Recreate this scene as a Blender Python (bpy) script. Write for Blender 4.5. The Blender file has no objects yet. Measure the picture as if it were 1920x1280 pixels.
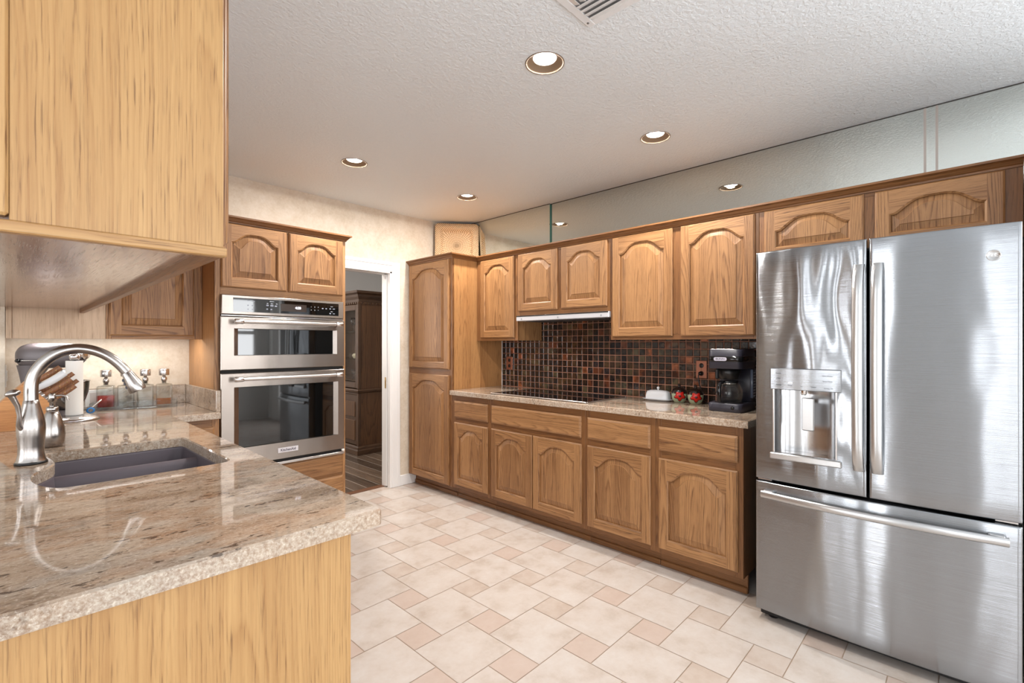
import bpy, bmesh, math, random
from mathutils import Matrix, Vector
SC = bpy.context.scene
COL = SC.collection
R = math.radians
PI = math.pi
rnd = random.Random(7)

# ------------------------------------------------------------------ camera, world, exposure
cam_d = bpy.data.cameras.new('camera')
cam = bpy.data.objects.new('camera', cam_d)
COL.objects.link(cam)
cam.location = (0, 0, 1.301)
cam.rotation_euler = (R(90), 0, -math.atan2(946, 899.4))
cam_d.sensor_width = 36.0
cam_d.lens = 36 * 899.4 / 1920
cam_d.shift_y = 5 / 1920
cam_d.clip_start = 0.02
SC.camera = cam
SC.view_settings.view_transform = 'Standard'
SC.view_settings.look = 'None'
SC.view_settings.exposure = 0.16
SC.view_settings.gamma = 1.0
SC.view_settings.use_curve_mapping = False
SC.cycles.use_denoising = True
SC.cycles.max_bounces = 10
SC.cycles.diffuse_bounces = 5
SC.cycles.glossy_bounces = 5
SC.cycles.transmission_bounces = 10
SC.cycles.transparent_max_bounces = 12
SC.cycles.caustics_reflective = False
SC.cycles.caustics_refractive = False
SC.cycles.sample_clamp_indirect = 4.0
world = bpy.data.worlds.new('world')
SC.world = world
world.use_nodes = True
wb = world.node_tree.nodes['Background']
wb.inputs['Color'].default_value = (0.86, 0.93, 1.0, 1)
wb.inputs['Strength'].default_value = 1.2

ZC = 2.495            # ceiling height
XW, YB = 3.195, 3.79  # right wall, back wall
XE, YS = -4.5, -2.6   # west and south walls


def area(name, loc, rot, sx, sy, power, color=(1, 1, 1), shape='RECTANGLE'):
    d = bpy.data.lights.new(name, 'AREA')
    d.shape = shape
    d.size = sx
    if shape == 'RECTANGLE':
        d.size_y = sy
    d.energy = power
    d.color = color
    o = bpy.data.objects.new(name, d)
    COL.objects.link(o)
    o.location = loc
    o.rotation_euler = rot
    return o


# daylight through the windows: (wall, along0, along1, z0, z1, power)
WIN_S = [(-3.2, -1.2, 0.15, 2.15, 44), (-0.7, 1.5, 0.15, 2.15, 46), (2.35, 3.0, 0.9, 2.1, 22)]
WIN_W = [(0.72, 1.08, 0.3, 2.2, 34), (1.5, 1.75, 0.3, 2.2, 16), (1.95, 2.2, 0.3, 2.2, 16), (2.45, 2.85, 0.3, 2.2, 26), (-2.4, -1.15, 0.3, 2.2, 42)]
WIN_E = [(-1.9, -0.95, 0.3, 2.15, 48)]
DAY = (0.97, 0.985, 1.0)
for i, (a, b, z0, z1, p) in enumerate(WIN_S):
    area('daylight_south', ((a + b) / 2, YS - 0.13, (z0 + z1) / 2), (R(90), 0, 0), b - a, z1 - z0, p, DAY)
for i, (a, b, z0, z1, p) in enumerate(WIN_W):
    area('daylight_west', (XE - 0.13, (a + b) / 2, (z0 + z1) / 2), (0, R(-90), 0), z1 - z0, b - a, p, DAY)
for i, (a, b, z0, z1, p) in enumerate(WIN_E):
    area('daylight_east', (XW + 0.13, (a + b) / 2, (z0 + z1) / 2), (0, R(90), 0), z1 - z0, b - a, p, DAY)
CANS = [(1.575, 1.305), (2.58, 1.31), (1.575, 2.93), (2.578, 2.955)]
CAN_W = 18.5
for x, y in CANS:
    area('can_lamp', (x, y, ZC + 0.002), (0, 0, 0), 0.05, 0, CAN_W, (1.0, 0.955, 0.90), 'DISK')
# unseen lamps added to brighten the hall behind the doorway
area('hall_fill', (0.5, 6.7, 1.6), (0, R(-90), 0), 1.4, 1.6, 45, (1, 0.97, 0.93))
area('hall_fill_overhead', (1.9, 4.75, 2.55), (0, 0, 0), 0.3, 0, 26, (1, 0.93, 0.84), 'DISK')  # added overhead lamp without a fixture, lifts hutch side and floor

# ------------------------------------------------------------------ helpers


def C(r, g, b, a=1.0):
    def f(c):
        c /= 255.0
        return c / 12.92 if c <= 0.04045 else ((c + 0.055) / 1.055) ** 2.4
    return (f(r), f(g), f(b), a)


class NG:
    """small node-graph builder"""
    def __init__(s, name):
        s.m = bpy.data.materials.new(name)
        s.m.use_nodes = True
        s.t = s.m.node_tree
        s.b = s.t.nodes['Principled BSDF']

    def n(s, typ, ins=None, **props):
        nd = s.t.nodes.new(typ)
        for k, v in props.items():
            setattr(nd, k, v)
        for k, v in (ins or {}).items():
            s.put(nd.inputs[k], v)
        return nd

    def put(s, sock, v):
        if isinstance(v, bpy.types.NodeSocket):
            s.t.links.new(v, sock)
        else:
            sock.default_value = v

    def math(s, op, a, b=0.0, c=None, clamp=False):
        nd = s.t.nodes.new('ShaderNodeMath')
        nd.operation = op
        nd.use_clamp = clamp
        s.put(nd.inputs[0], a)
        s.put(nd.inputs[1], b)
        if c is not None:
            s.put(nd.inputs[2], c)
        return nd.outputs[0]

    def noise(s, vec, scale=5.0, detail=3.0, rough=0.5, dist=0.0):
        nd = s.n('ShaderNodeTexNoise', {'Scale': scale, 'Detail': detail, 'Roughness': rough, 'Distortion': dist})
        if vec is not None:
            s.put(nd.inputs['Vector'], vec)
        return nd.outputs['Fac']

    def comb(s, x, y, z):
        return s.n('ShaderNodeCombineXYZ', {'X': x, 'Y': y, 'Z': z}).outputs[0]

    def sep(s, v):
        nd = s.n('ShaderNodeSeparateXYZ', {0: v})
        return nd.outputs[0], nd.outputs[1], nd.outputs[2]

    def ramp(s, fac, stops, interp='LINEAR'):
        nd = s.t.nodes.new('ShaderNodeValToRGB')
        nd.color_ramp.interpolation = interp
        el = nd.color_ramp.elements
        while len(el) < len(stops):
            el.new(0.5)
        for e, (p, c) in zip(el, stops):
            e.position = p
            e.color = c if len(c) == 4 else (*c, 1)
        s.put(nd.inputs[0], fac)
        return nd.outputs[0]

    def mix(s, fac, a, b, blend='MIX'):
        nd = s.t.nodes.new('ShaderNodeMix')
        nd.data_type = 'RGBA'
        nd.blend_type = blend
        s.put(nd.inputs[0], fac)
        s.put(nd.inputs[6], a)
        s.put(nd.inputs[7], b)
        return nd.outputs[2]

    def gc(s):
        return s.n('ShaderNodeAttribute', attribute_name='gc').outputs['Vector']

    def obj(s):
        return s.n('ShaderNodeTexCoord').outputs['Object']

    def pos(s):
        return s.n('ShaderNodeNewGeometry').outputs['Position']

    def bump(s, h, dist=0.002, strength=1.0):
        nd = s.n('ShaderNodeBump', {'Height': h, 'Distance': dist, 'Strength': strength})
        s.t.links.new(nd.outputs[0], s.b.inputs['Normal'])

    def set(s, **kw):
        names = dict(color='Base Color', rough='Roughness', metal='Metallic', trans='Transmission Weight', ior='IOR',
                     spec='Specular IOR Level', coat='Coat Weight', coatr='Coat Roughness', emis='Emission Color',
                     emis_s='Emission Strength', alpha='Alpha', aniso='Anisotropic', arot='Anisotropic Rotation', tangent='Tangent')
        for k, v in kw.items():
            s.put(s.b.inputs[names[k]], v)
        return s.m


def simple(name, color, rough=0.5, metal=0.0, **kw):
    return NG(name).set(color=color, rough=rough, metal=metal, **kw)


# ------------------------------------------------------------------ materials
def wood(name, light, dark, pore, rough=0.38, band=1.0, strip=0.085, tone=0.5, slope=2.0, curve=1.3):
    g = NG(name)
    x, y, z = g.sep(g.gc())
    xs = g.math('ADD', g.math('DIVIDE', x, strip), g.math('MULTIPLY', z, 3.7))
    sid = g.math('FLOOR', xs)
    w = g.n('ShaderNodeTexWhiteNoise', {'Vector': g.comb(sid, z, 0.0)}, noise_dimensions='3D')
    r1 = w.outputs['Value']
    wr, wg, wbl = g.sep(w.outputs['Color'])
    u = g.math('ADD', g.math('SUBTRACT', g.math('FRACT', xs), 0.5), g.math('MULTIPLY', g.math('SUBTRACT', wr, 0.5), 1.5))
    yy = g.math('ADD', g.math('MULTIPLY', y, g.math('SUBTRACT', wg, 0.35)), g.math('MULTIPLY', wbl, 9.0))
    seedv = g.math('ADD', g.math('MULTIPLY', z, 5.3), g.math('MULTIPLY', r1, 11.0))
    warp = g.noise(g.comb(g.math('MULTIPLY', x, 7.0), g.math('MULTIPLY', y, 1.6), seedv), 1.0, 2.0, 0.5)
    jit = g.noise(g.comb(g.math('MULTIPLY', x, 70.0), g.math('MULTIPLY', y, 6.0), seedv), 1.0, 2.0, 0.5)
    r = g.math('ADD', g.math('ADD', g.math('MULTIPLY', yy, slope), g.math('MULTIPLY', g.math('MULTIPLY', u, u), curve)),
               g.math('ADD', g.math('MULTIPLY', warp, 0.75), g.math('MULTIPLY', jit, 0.10)))
    bands = g.math('FRACT', g.math('MULTIPLY', r, 5.5))
    bandv = g.ramp(bands, [(0.0, (0.3,) * 3), (0.10, (0.0,) * 3), (0.6, (0.30,) * 3), (0.90, (1.0,) * 3), (1.0, (0.3,) * 3)])
    pn = g.noise(g.comb(g.math('MULTIPLY', x, 300.0), g.math('MULTIPLY', y, 11.0), seedv), 1.0, 2.0, 0.6)
    pores = g.ramp(pn, [(0.54, (0, 0, 0)), (0.66, (1, 1, 1))])
    fib = g.noise(g.comb(g.math('MULTIPLY', x, 110.0), g.math('MULTIPLY', y, 1.6), seedv), 1.0, 4.0, 0.7)
    broad = g.noise(g.comb(g.math('MULTIPLY', x, 16.0), g.math('MULTIPLY', y, 0.8), seedv), 1.0, 2.0, 0.5)
    f = g.math('ADD', g.math('MULTIPLY', bandv, 0.48 * band), g.math('MULTIPLY', g.math('SUBTRACT', fib, 0.40), 1.3))
    f = g.math('ADD', f, g.math('MULTIPLY', g.math('SUBTRACT', broad, 0.5), 0.7))
    f = g.math('ADD', f, g.math('MULTIPLY', g.math('SUBTRACT', r1, 0.5), tone), clamp=True)
    col = g.mix(f, light, dark)
    pf = g.math('MULTIPLY', g.math('MULTIPLY', pores, g.math('ADD', 0.25, g.math('MULTIPLY', bandv, 0.75))), 0.75)
    col = g.mix(pf, col, pore)
    g.bump(g.math('SUBTRACT', 1.0, pf), 0.0004, 0.6)
    return g.set(color=col, rough=rough, spec=0.45)


OAK = wood('oak', C(170, 126, 83), C(106, 68, 38), C(52, 31, 18), band=1.35, rough=0.43)
OAK_D = wood('oak_frame', C(134, 92, 55), C(90, 55, 30), C(48, 29, 17), tone=0.3)
OAK_LIT = wood('oak_veneer_lit', C(188, 150, 100), C(146, 102, 58), C(92, 58, 33), band=0.75, strip=0.19, tone=0.22, slope=1.1, curve=3.0)  # yellower veneer, lightened further for the strong light on the end panels
WALNUT = wood('dark_walnut', C(98, 68, 44), C(58, 36, 22), C(28, 18, 12), strip=0.2, tone=0.2)
BLOCK = wood('knife_block_wood', C(206, 148, 92), C(160, 102, 56), C(110, 66, 34), strip=0.05, tone=0.5)
HANDLE = wood('knife_handle_wood', C(148, 102, 70), C(96, 60, 40), C(50, 32, 22), strip=0.05, tone=0.3)


def granite(name, speck=False):
    g = NG(name)
    p = g.pos()
    mp = g.n('ShaderNodeMapping', {'Vector': p, 'Rotation': (0, 0, R(-24)), 'Scale': (1.0, 2.0, 1.0)}).outputs[0]
    wv = g.n('ShaderNodeTexNoise', {'Vector': mp, 'Scale': 2.2, 'Detail': 4.0}).outputs['Color']
    wp = g.n('ShaderNodeVectorMath', {0: mp, 1: g.n('ShaderNodeVectorMath', {0: wv, 'Scale': 0.28}, operation='SCALE').outputs[0]}, operation='ADD').outputs[0]
    n1 = g.noise(wp, 2.6, 9.0, 0.62)
    n2 = g.noise(wp, 6.5, 8.0, 0.66)
    n3 = g.noise(mp, 60.0, 4.0, 0.65)
    base = g.ramp(n1, [(0.26, C(92, 72, 57)), (0.40, C(154, 133, 113)), (0.52, C(180, 163, 145)), (0.60, C(166, 139, 116)), (0.72, C(188, 174, 158))])
    rust = g.ramp(n2, [(0.58, (0, 0, 0)), (0.68, (1, 1, 1))])
    col = g.mix(g.math('MULTIPLY', rust, 0.45), base, C(142, 96, 60))
    grey = g.ramp(g.noise(wp, 3.4, 6.0, 0.6), [(0.55, (0, 0, 0)), (0.68, (1, 1, 1))])
    col = g.mix(g.math('MULTIPLY', grey, 0.5), col, C(150, 146, 140))
    pt = g.ramp(g.noise(p, 2.3, 5.0, 0.6), [(0.50, (0, 0, 0)), (0.63, (1, 1, 1))])
    pd = g.math('MULTIPLY', pt, g.ramp(g.noise(mp, 26.0, 5.0, 0.7), [(0.42, (0, 0, 0)), (0.60, (1, 1, 1))]))
    col = g.mix(g.math('MULTIPLY', pd, 0.75), col, C(84, 64, 50))
    fl = g.ramp(n3, [(0.52, (0, 0, 0)), (0.66, (1, 1, 1))])
    col = g.mix(g.math('MULTIPLY', fl, 0.5), col, C(98, 74, 58))
    fl2 = g.ramp(g.noise(p, 150.0, 3.0, 0.7), [(0.54, (0, 0, 0)), (0.70, (1, 1, 1))])
    col = g.mix(g.math('MULTIPLY', fl2, 0.38 if not speck else 0.9), col, C(226, 216, 202))
    dk = g.ramp(g.math('MULTIPLY', g.noise(mp, 38.0, 3.0, 0.6), g.math('ADD', n2, 0.5)), [(0.62, (0, 0, 0)), (0.70, (1, 1, 1))])
    col = g.mix(g.math('MULTIPLY', dk, 0.8), col, C(52, 40, 34))
    if speck:
        f3 = g.ramp(g.noise(p, 130.0, 3.0, 0.7), [(0.36, (0, 0, 0)), (0.64, (1, 1, 1))])
        col = g.mix(f3, g.mix(0.5, col, C(136, 106, 80)), g.mix(0.5, col, C(212, 200, 184)))
    return g.set(color=col, rough=0.04 if not speck else 0.22, spec=0.75)


GRANITE = granite('granite_polished')
GRANITE_E = granite('granite_edge', True)


def steel(name, col, rough, wave=0.0, tint=None, arot=0.25, aniso=0.75):
    g = NG(name)
    p = g.obj()
    x, y, z = g.sep(p)
    st = g.noise(g.comb(g.math('MULTIPLY', x, 3.0), g.math('MULTIPLY', y, 3.0), g.math('MULTIPLY', z, 700.0)), 1.0, 2.0, 0.6)
    c = g.mix(g.math('MULTIPLY', st, 0.25), col, tuple(v * 0.72 for v in col[:3]) + (1,))
    tan = g.n('ShaderNodeTangent', direction_type='RADIAL', axis='Z').outputs[0]
    g.set(color=c, metal=1.0, rough=rough, aniso=aniso, arot=arot, tangent=tan)
    h = g.math('MULTIPLY', st, 0.02 if aniso < 0.9 else 0.10)
    if wave:
        n = g.noise(g.comb(g.math('MULTIPLY', x, 6.5), g.math('MULTIPLY', y, 6.5), g.math('MULTIPLY', z, 2.0)), 1.0, 1.0, 0.4)
        h = g.math('ADD', h, g.math('MULTIPLY', n, wave))
    g.bump(h, 0.004, 1.0)
    return g.m


FRIDGE = steel('brushed_steel_fridge', C(158, 161, 165), 0.19, 1.0, aniso=1.0)
FRIDGE_W = steel('brushed_steel_wavy', C(152, 155, 159), 0.17, 4.0, aniso=1.0)
FRIDGE_H = steel('brushed_steel_handle', C(200, 201, 202), 0.28, 0.0)
OVEN = steel('brushed_steel_oven', C(160, 151, 144), 0.26, 0.5)
FAUCET = steel('brushed_nickel', C(178, 172, 168), 0.24, 0.0, arot=0.0, aniso=0.55)
CHROME = simple('chrome', C(222, 220, 218), 0.08, 1.0)
CHROME_D = simple('satin_chrome', C(205, 201, 199), 0.26, 1.0)
MIRROR = simple('mirror_glass', C(213, 218, 214), 0.0, 1.0)
GREEN_EDGE = simple('glass_edge_green', C(70, 120, 108), 0.1)
BLACK = simple('black_plastic', C(20, 20, 22), 0.35)
BLACK_G = simple('black_gloss', C(12, 12, 14), 0.08)
NAVY = simple('dark_navy_plastic', C(44, 43, 54), 0.38)
GAP = simple('dark_gap', C(16, 15, 15), 0.8)
WHITE_T = simple('white_trim_paint', C(232, 231, 230), 0.35)
GREY_T = simple('grey_track', C(150, 152, 156), 0.4)
WHITE_P = simple('white_plastic', C(228, 226, 222), 0.4)
PORCELAIN = simple('white_porcelain', C(214, 216, 220), 0.12)
PAPER = simple('paper_towel', C(236, 235, 231), 0.9)
SINK = NG('dark_composite')
SINK.bump(SINK.noise(SINK.pos(), 600.0, 2.0), 0.0005, 0.5)
SINK = SINK.set(color=C(100, 92, 99), rough=0.42)
MIXER = simple('pewter_enamel', C(94, 87, 89), 0.36, 0.25)
COPPER = simple('copper_plate', C(168, 112, 90), 0.35, 0.5)
COPPER_G = simple('copper_grout', C(160, 112, 90), 0.6)
HOODM = simple('hood_metal', C(206, 208, 214), 0.32, 0.3)
GLASSK = simple('cooktop_glass', C(10, 10, 11), 0.04)
LAMP = simple('lamp_diffuser', (1, 1, 1, 1), 0.5, emis=(1.0, 0.95, 0.88, 1), emis_s=3.5)
CONE = simple('can_baffle', C(120, 100, 80), 0.5)
SAGE = simple('sage_glaze', C(150, 158, 130), 0.12)
DBROWN = simple('dark_brown_glaze', C(34, 24, 20), 0.08)
RED = simple('poppy_red', C(178, 28, 18), 0.15)
RED_D = simple('poppy_dark', C(70, 14, 12), 0.2)
BLUE = simple('blue_plastic', C(40, 120, 190), 0.3)
INK = simple('badge_ink', C(50, 40, 62), 0.5)
INK2 = simple('print_grey', C(70, 72, 76), 0.5)
LCD = simple('lcd_digits', (0.9, 0.9, 1, 1), 0.5, emis=(0.9, 0.9, 1.0, 1), emis_s=1.6)
PRINT = simple('white_print', C(200, 205, 215), 0.5)
TINT = simple('brown_display', C(58, 48, 42), 0.15)
OVEN_GL = simple('oven_black_glass', C(9, 9, 9), 0.03, spec=0.9)
LINER = simple('fridge_case', C(70, 71, 73), 0.5)
CURTAIN = simple('white_curtain', C(225, 224, 222), 0.9)
BRASS = simple('brass', C(170, 140, 90), 0.35, 1.0)
CREAM = simple('cream_porcelain', C(226, 218, 190), 0.2)


def glass(name, color=(1, 1, 1, 1), ior=1.45, rough=0.0, straight=0.6):
    """thin clear glass: refraction at its own surfaces, straight-through for part of the light so that it does not darken what stands behind"""
    g = NG(name)
    g.set(color=color, rough=rough, trans=1.0, ior=ior)
    tr = g.n('ShaderNodeBsdfTransparent', {'Color': color})
    mx = g.n('ShaderNodeMixShader', {0: straight, 1: g.b.outputs[0], 2: tr.outputs[0]})
    out = g.t.nodes['Material Output']
    g.t.links.new(mx.outputs[0], out.inputs['Surface'])
    return g.m


GLASS = glass('clear_glass', (0.97, 0.98, 0.97, 1))
ACRYL = glass('acrylic', (0.95, 0.97, 0.98, 1), 1.49, 0.0, 0.7)
GLASS_C = glass('cabinet_glass', (0.93, 0.93, 0.92, 1), 1.45, 0.0, 0.92)
REDLIQ = glass('red_liquid', (0.95, 0.22, 0.20, 1), 1.33, 0.0, 0.35)
AMBER = glass('amber_liquid', (0.90, 0.42, 0.10, 1), 1.33, 0.0, 0.35)
CLEARLIQ = glass('clear_liquid', (0.98, 0.98, 0.98, 1), 1.33, 0.0, 0.5)


def wallpaper():
    g = NG('wallpaper')
    p = g.pos()
    n = g.noise(p, 9.0, 5.0, 0.7)
    n2 = g.noise(p, 60.0, 3.0, 0.7)
    f = g.math('ADD', g.math('MULTIPLY', n, 0.7), g.math('MULTIPLY', n2, 0.45))
    c = g.ramp(f, [(0.40, C(205, 189, 168)), (0.57, C(216, 203, 185)), (0.75, C(225, 214, 199))])
    g.bump(n2, 0.0006, 0.5)
    return g.set(color=c, rough=0.55)


WALLP = wallpaper()


def ceil_mat():
    g = NG('ceiling_texture')
    p = g.pos()
    n = g.noise(p, 62.0, 5.0, 0.62, 0.3)
    h = g.ramp(n, [(0.40, (0, 0, 0)), (0.62, (1, 1, 1))])
    g.bump(h, 0.0022, 0.75)
    return g.set(color=C(232, 240, 246), rough=0.42, spec=0.5)


CEIL = ceil_mat()
PAINT = simple('white_paint', C(226, 224, 222), 0.7)
PAINT_W = simple('warm_paint', C(228, 227, 225), 0.8)


def tile_mat():
    g = NG('vinyl_tile')
    x, y, z = g.sep(g.gc())
    small = g.math('GREATER_THAN', z, 5.0)
    sd = g.math('FRACT', z)
    v = g.comb(x, y, g.math('MULTIPLY', sd, 40.0))
    n = g.noise(v, 7.0, 5.0, 0.62)
    n2 = g.noise(v, 45.0, 4.0, 0.6)
    big = g.ramp(n, [(0.30, C(184, 171, 160)), (0.48, C(197, 187, 179)), (0.70, C(203, 196, 190))])
    sm = g.ramp(n, [(0.30, C(180, 164, 151)), (0.5, C(190, 176, 165)), (0.72, C(198, 187, 178))])
    pink = g.mix(g.math('MULTIPLY', g.math('GREATER_THAN', sd, 0.45), 0.55), sm, C(193, 173, 162))
    c = g.mix(small, big, pink)
    c = g.mix(g.math('MULTIPLY', g.math('SUBTRACT', n2, 0.35), 0.35, clamp=True), c, C(178, 158, 140))
    c = g.mix(g.math('MULTIPLY', g.math('SUBTRACT', sd, 0.5), 0.1, clamp=True), c, C(190, 172, 156))
    g.bump(n2, 0.0006, 0.35)
    return g.set(color=c, rough=0.27, spec=0.42)


TILE = tile_mat()
GROUT = simple('floor_grout', C(164, 142, 122), 0.6)


def mosaic_mat():
    g = NG('metal_glaze_mosaic')
    x, y, z = g.sep(g.gc())
    sd = g.math('FRACT', z)
    base = g.ramp(sd, [(0.0, C(22, 20, 24)), (0.2, C(32, 25, 24)), (0.38, C(60, 45, 36)), (0.52, C(74, 58, 44)), (0.66, C(36, 34, 40)),
                       (0.76, C(78, 58, 38)), (0.86, C(86, 78, 58)), (0.925, C(104, 56, 36)), (0.97, C(160, 92, 58))], 'CONSTANT')
    v = g.comb(x, y, g.math('MULTIPLY', z, 7.0))
    n = g.noise(v, 42.0, 4.0, 0.65)
    n2 = g.noise(v, 18.0, 2.0, 0.5)
    c = g.mix(g.ramp(n, [(0.45, (0, 0, 0)), (0.8, (0.6,) * 3)]), base, C(104, 72, 46))
    c = g.mix(g.ramp(n2, [(0.40, (0.7,) * 3), (0.55, (0, 0, 0))]), c, C(24, 20, 20))
    g.bump(n2, 0.0018, 0.7)
    return g.set(color=c, rough=0.16, metal=0.25, spec=0.7)


MOSAIC = mosaic_mat()


def plank_mat():
    g = NG('dark_plank_floor')
    p = g.pos()
    x, y, z = g.sep(p)
    xs = g.math('DIVIDE', g.math('SUBTRACT', x, 2.12), 0.127)
    fr = g.math('FRACT', xs)
    idn = g.math('FLOOR', xs)
    w = g.n('ShaderNodeTexWhiteNoise', {'W': idn}, noise_dimensions='1D').outputs['Value']
    n = g.noise(g.comb(g.math('MULTIPLY', x, 40.0), g.math('MULTIPLY', y, 2.5), w), 1.0, 4.0, 0.6)
    c = g.ramp(g.math('ADD', g.math('MULTIPLY', n, 0.7), g.math('MULTIPLY', w, 0.3)), [(0.3, C(66, 54, 46)), (0.7, C(112, 94, 80))])
    ed = g.math('MINIMUM', fr, g.math('SUBTRACT', 1.0, fr))
    groove_glint = g.ramp(ed, [(0.0, (0, 0, 0)), (0.03, (1, 1, 1))])
    c = g.mix(groove_glint, C(178, 168, 158), c)  # pale line colour paints window glints along the plank bevels
    g.bump(groove_glint, 0.003, 1.0)
    return g.set(color=c, rough=0.22)


PLANK = plank_mat()


def straw_mat():
    g = NG('woven_straw')
    x, y, z = g.sep(g.gc())
    ax, ay = g.math('ABSOLUTE', x), g.math('ABSOLUTE', y)
    rim = g.math('GREATER_THAN', g.math('MAXIMUM', ax, ay), 0.135)
    rr = g.math('SQRT', g.math('ADD', g.math('MULTIPLY', x, x), g.math('MULTIPLY', y, y)))
    an = g.math('ARCTAN2', y, x)
    rad = g.math('SINE', g.math('MULTIPLY', an, 46.0))
    ring = g.math('SINE', g.math('MULTIPLY', rr, 300.0))
    inn = g.math('MULTIPLY', g.math('ADD', rad, g.math('MULTIPLY', ring, 0.3)), 0.5)
    wv = g.math('MULTIPLY', g.math('SINE', g.math('MULTIPLY', x, 330.0)), g.math('SINE', g.math('MULTIPLY', y, 330.0)))
    h = g.n('ShaderNodeMix', {0: rim, 2: inn, 3: wv}).outputs[0]
    n = g.noise(g.gc(), 120.0, 3.0)
    f = g.math('ADD', g.math('MULTIPLY', g.math('ADD', h, 1.0), 0.32), g.math('MULTIPLY', n, 0.5), clamp=True)
    c = g.ramp(f, [(0.2, C(124, 92, 62)), (0.5, C(202, 166, 126)), (0.8, C(234, 206, 170))])
    g.bump(h, 0.003, 0.8)
    return g.set(color=c, rough=0.7)


STRAW = straw_mat()


# ------------------------------------------------------------------ mesh builder
class MB:
    def __init__(s, xf=None):
        s.v, s.f, s.mi, s.gc, s.sm = [], [], [], [], []
        s.xf = xf or Matrix.Identity(4)
        s.m = 0

    def add(s, pts, faces, grain=None, seed=None, smooth=False, gcs=None, off=None):
        """pts local; grain axis 0/1/2 along which the wood runs"""
        b = len(s.v)
        P = [Vector(p) for p in pts]
        seed = rnd.random() * 4.9 if seed is None else seed
        if off is None:
            off = (rnd.random() * 3, rnd.random() * 6)
        s.v.extend(s.xf @ p for p in P)
        for f in faces:
            s.f.append([b + i for i in f])
            s.mi.append(s.m)
            s.sm.append(smooth)
            if gcs is not None:
                s.gc.append([gcs[i] for i in f])
                continue
            if grain is None:
                s.gc.append([(P[i].x, P[i].y, seed) for i in f])
                continue
            nv = Vector((0, 0, 0))
            for k in range(len(f)):
                a, c = P[f[k]], P[f[(k + 1) % len(f)]]
                nv += Vector(((a.y - c.y) * (a.z + c.z), (a.z - c.z) * (a.x + c.x), (a.x - c.x) * (a.y + c.y)))
            n = max(range(3), key=lambda i: abs(nv[i]))
            if n == grain:
                ac = (grain + 1) % 3
                al = (grain + 2) % 3
                s.gc.append([(P[i][ac] + off[0], P[i][al] * 0.15 + off[1], seed) for i in f])
            else:
                ac = 3 - n - grain
                s.gc.append([(P[i][ac] + off[0], P[i][grain] + off[1], seed) for i in f])

    def box(s, lo, hi, bev=0.0, grain=None, seed=None, off=None):
        lo = Vector(lo)
        hi = Vector(hi)
        lo, hi = Vector([min(a, b) for a, b in zip(lo, hi)]), Vector([max(a, b) for a, b in zip(lo, hi)])
        if bev <= 0:
            p = [(lo.x, lo.y, lo.z), (hi.x, lo.y, lo.z), (hi.x, hi.y, lo.z), (lo.x, hi.y, lo.z),
                 (lo.x, lo.y, hi.z), (hi.x, lo.y, hi.z), (hi.x, hi.y, hi.z), (lo.x, hi.y, hi.z)]
            f = [(0, 3, 2, 1), (4, 5, 6, 7), (0, 1, 5, 4), (1, 2, 6, 5), (2, 3, 7, 6), (3, 0, 4, 7)]
            s.add(p, f, grain, seed, off=off)
            return
        bev = min(bev, min(hi - lo) * 0.49)
        pts, idx = [], {}
        for sx in (0, 1):
            for sy in (0, 1):
                for sz in (0, 1):
                    for ax in range(3):
                        c = [(hi if q else lo)[i] for i, q in enumerate((sx, sy, sz))]
                        for i, q in enumerate((sx, sy, sz)):
                            if i != ax:
                                c[i] += -bev if q else bev
                        idx[(sx, sy, sz, ax)] = len(pts)
                        pts.append(tuple(c))
        F = []
        for ax in range(3):
            o = [i for i in range(3) if i != ax]
            for q in (0, 1):
                def k(a, b):
                    t = [0, 0, 0]
                    t[ax] = q
                    t[o[0]] = a
                    t[o[1]] = b
                    return idx[(*t, ax)]
                F.append([k(0, 0), k(1, 0), k(1, 1), k(0, 1)])
        for ax in range(3):   # edges along ax
            o = [i for i in range(3) if i != ax]
            for a in (0, 1):
                for b in (0, 1):
                    def e(q, face):
                        t = [0, 0, 0]
                        t[ax] = q
                        t[o[0]] = a
                        t[o[1]] = b
                        return idx[(*t, face)]
                    F.append([e(0, o[0]), e(1, o[0]), e(1, o[1]), e(0, o[1])])
        for sx in (0, 1):
            for sy in (0, 1):
                for sz in (0, 1):
                    F.append([idx[(sx, sy, sz, a)] for a in range(3)])
        ctr = (lo + hi) / 2
        G = []
        for f in F:
            a, b, c = (Vector(pts[f[i]]) for i in range(3))
            nn = (b - a).cross(c - a)
            fc = sum((Vector(pts[i]) for i in f), Vector()) / len(f)
            G.append(f if nn.dot(fc - ctr) > 0 else f[::-1])
        s.add(pts, G, grain, seed, off=off)

    def grid(s, rows, close_u=False, close_v=False, smooth=True, gcs=None, flip=False, grain=None, seed=None):
        nv, nu = len(rows), len(rows[0])
        pts = [p for r in rows for p in r]
        F = []
        for j in range(nv if close_v else nv - 1):
            for i in range(nu if close_u else nu - 1):
                a = j * nu + i
                b = j * nu + (i + 1) % nu
                c = ((j + 1) % nv) * nu + (i + 1) % nu
                d = ((j + 1) % nv) * nu + i
                F.append((a, d, c, b) if flip else (a, b, c, d))
        s.add(pts, F, grain, seed, smooth, gcs)

    def lathe(s, prof, origin=(0, 0, 0), n=32, axis='z', smooth=True, sx=1.0, sy=1.0, squarish=0.0):
        ox, oy, oz = origin
        rows = []
        for r, z in prof:
            row = []
            for i in range(n):
                a = 2 * PI * i / n
                ca, sa = math.cos(a), math.sin(a)
                if axis == 'z':
                    row.append((ox + r * ca * sx, oy + r * sa * sy, oz + z))
                elif axis == 'y':
                    row.append((ox + r * sa * sx, oy + z, oz + r * ca * sy))
                else:
                    row.append((ox + z, oy + r * ca * sx, oz + r * sa * sy))
            rows.append(row)
        s.grid(rows, close_u=True, smooth=smooth)

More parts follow.
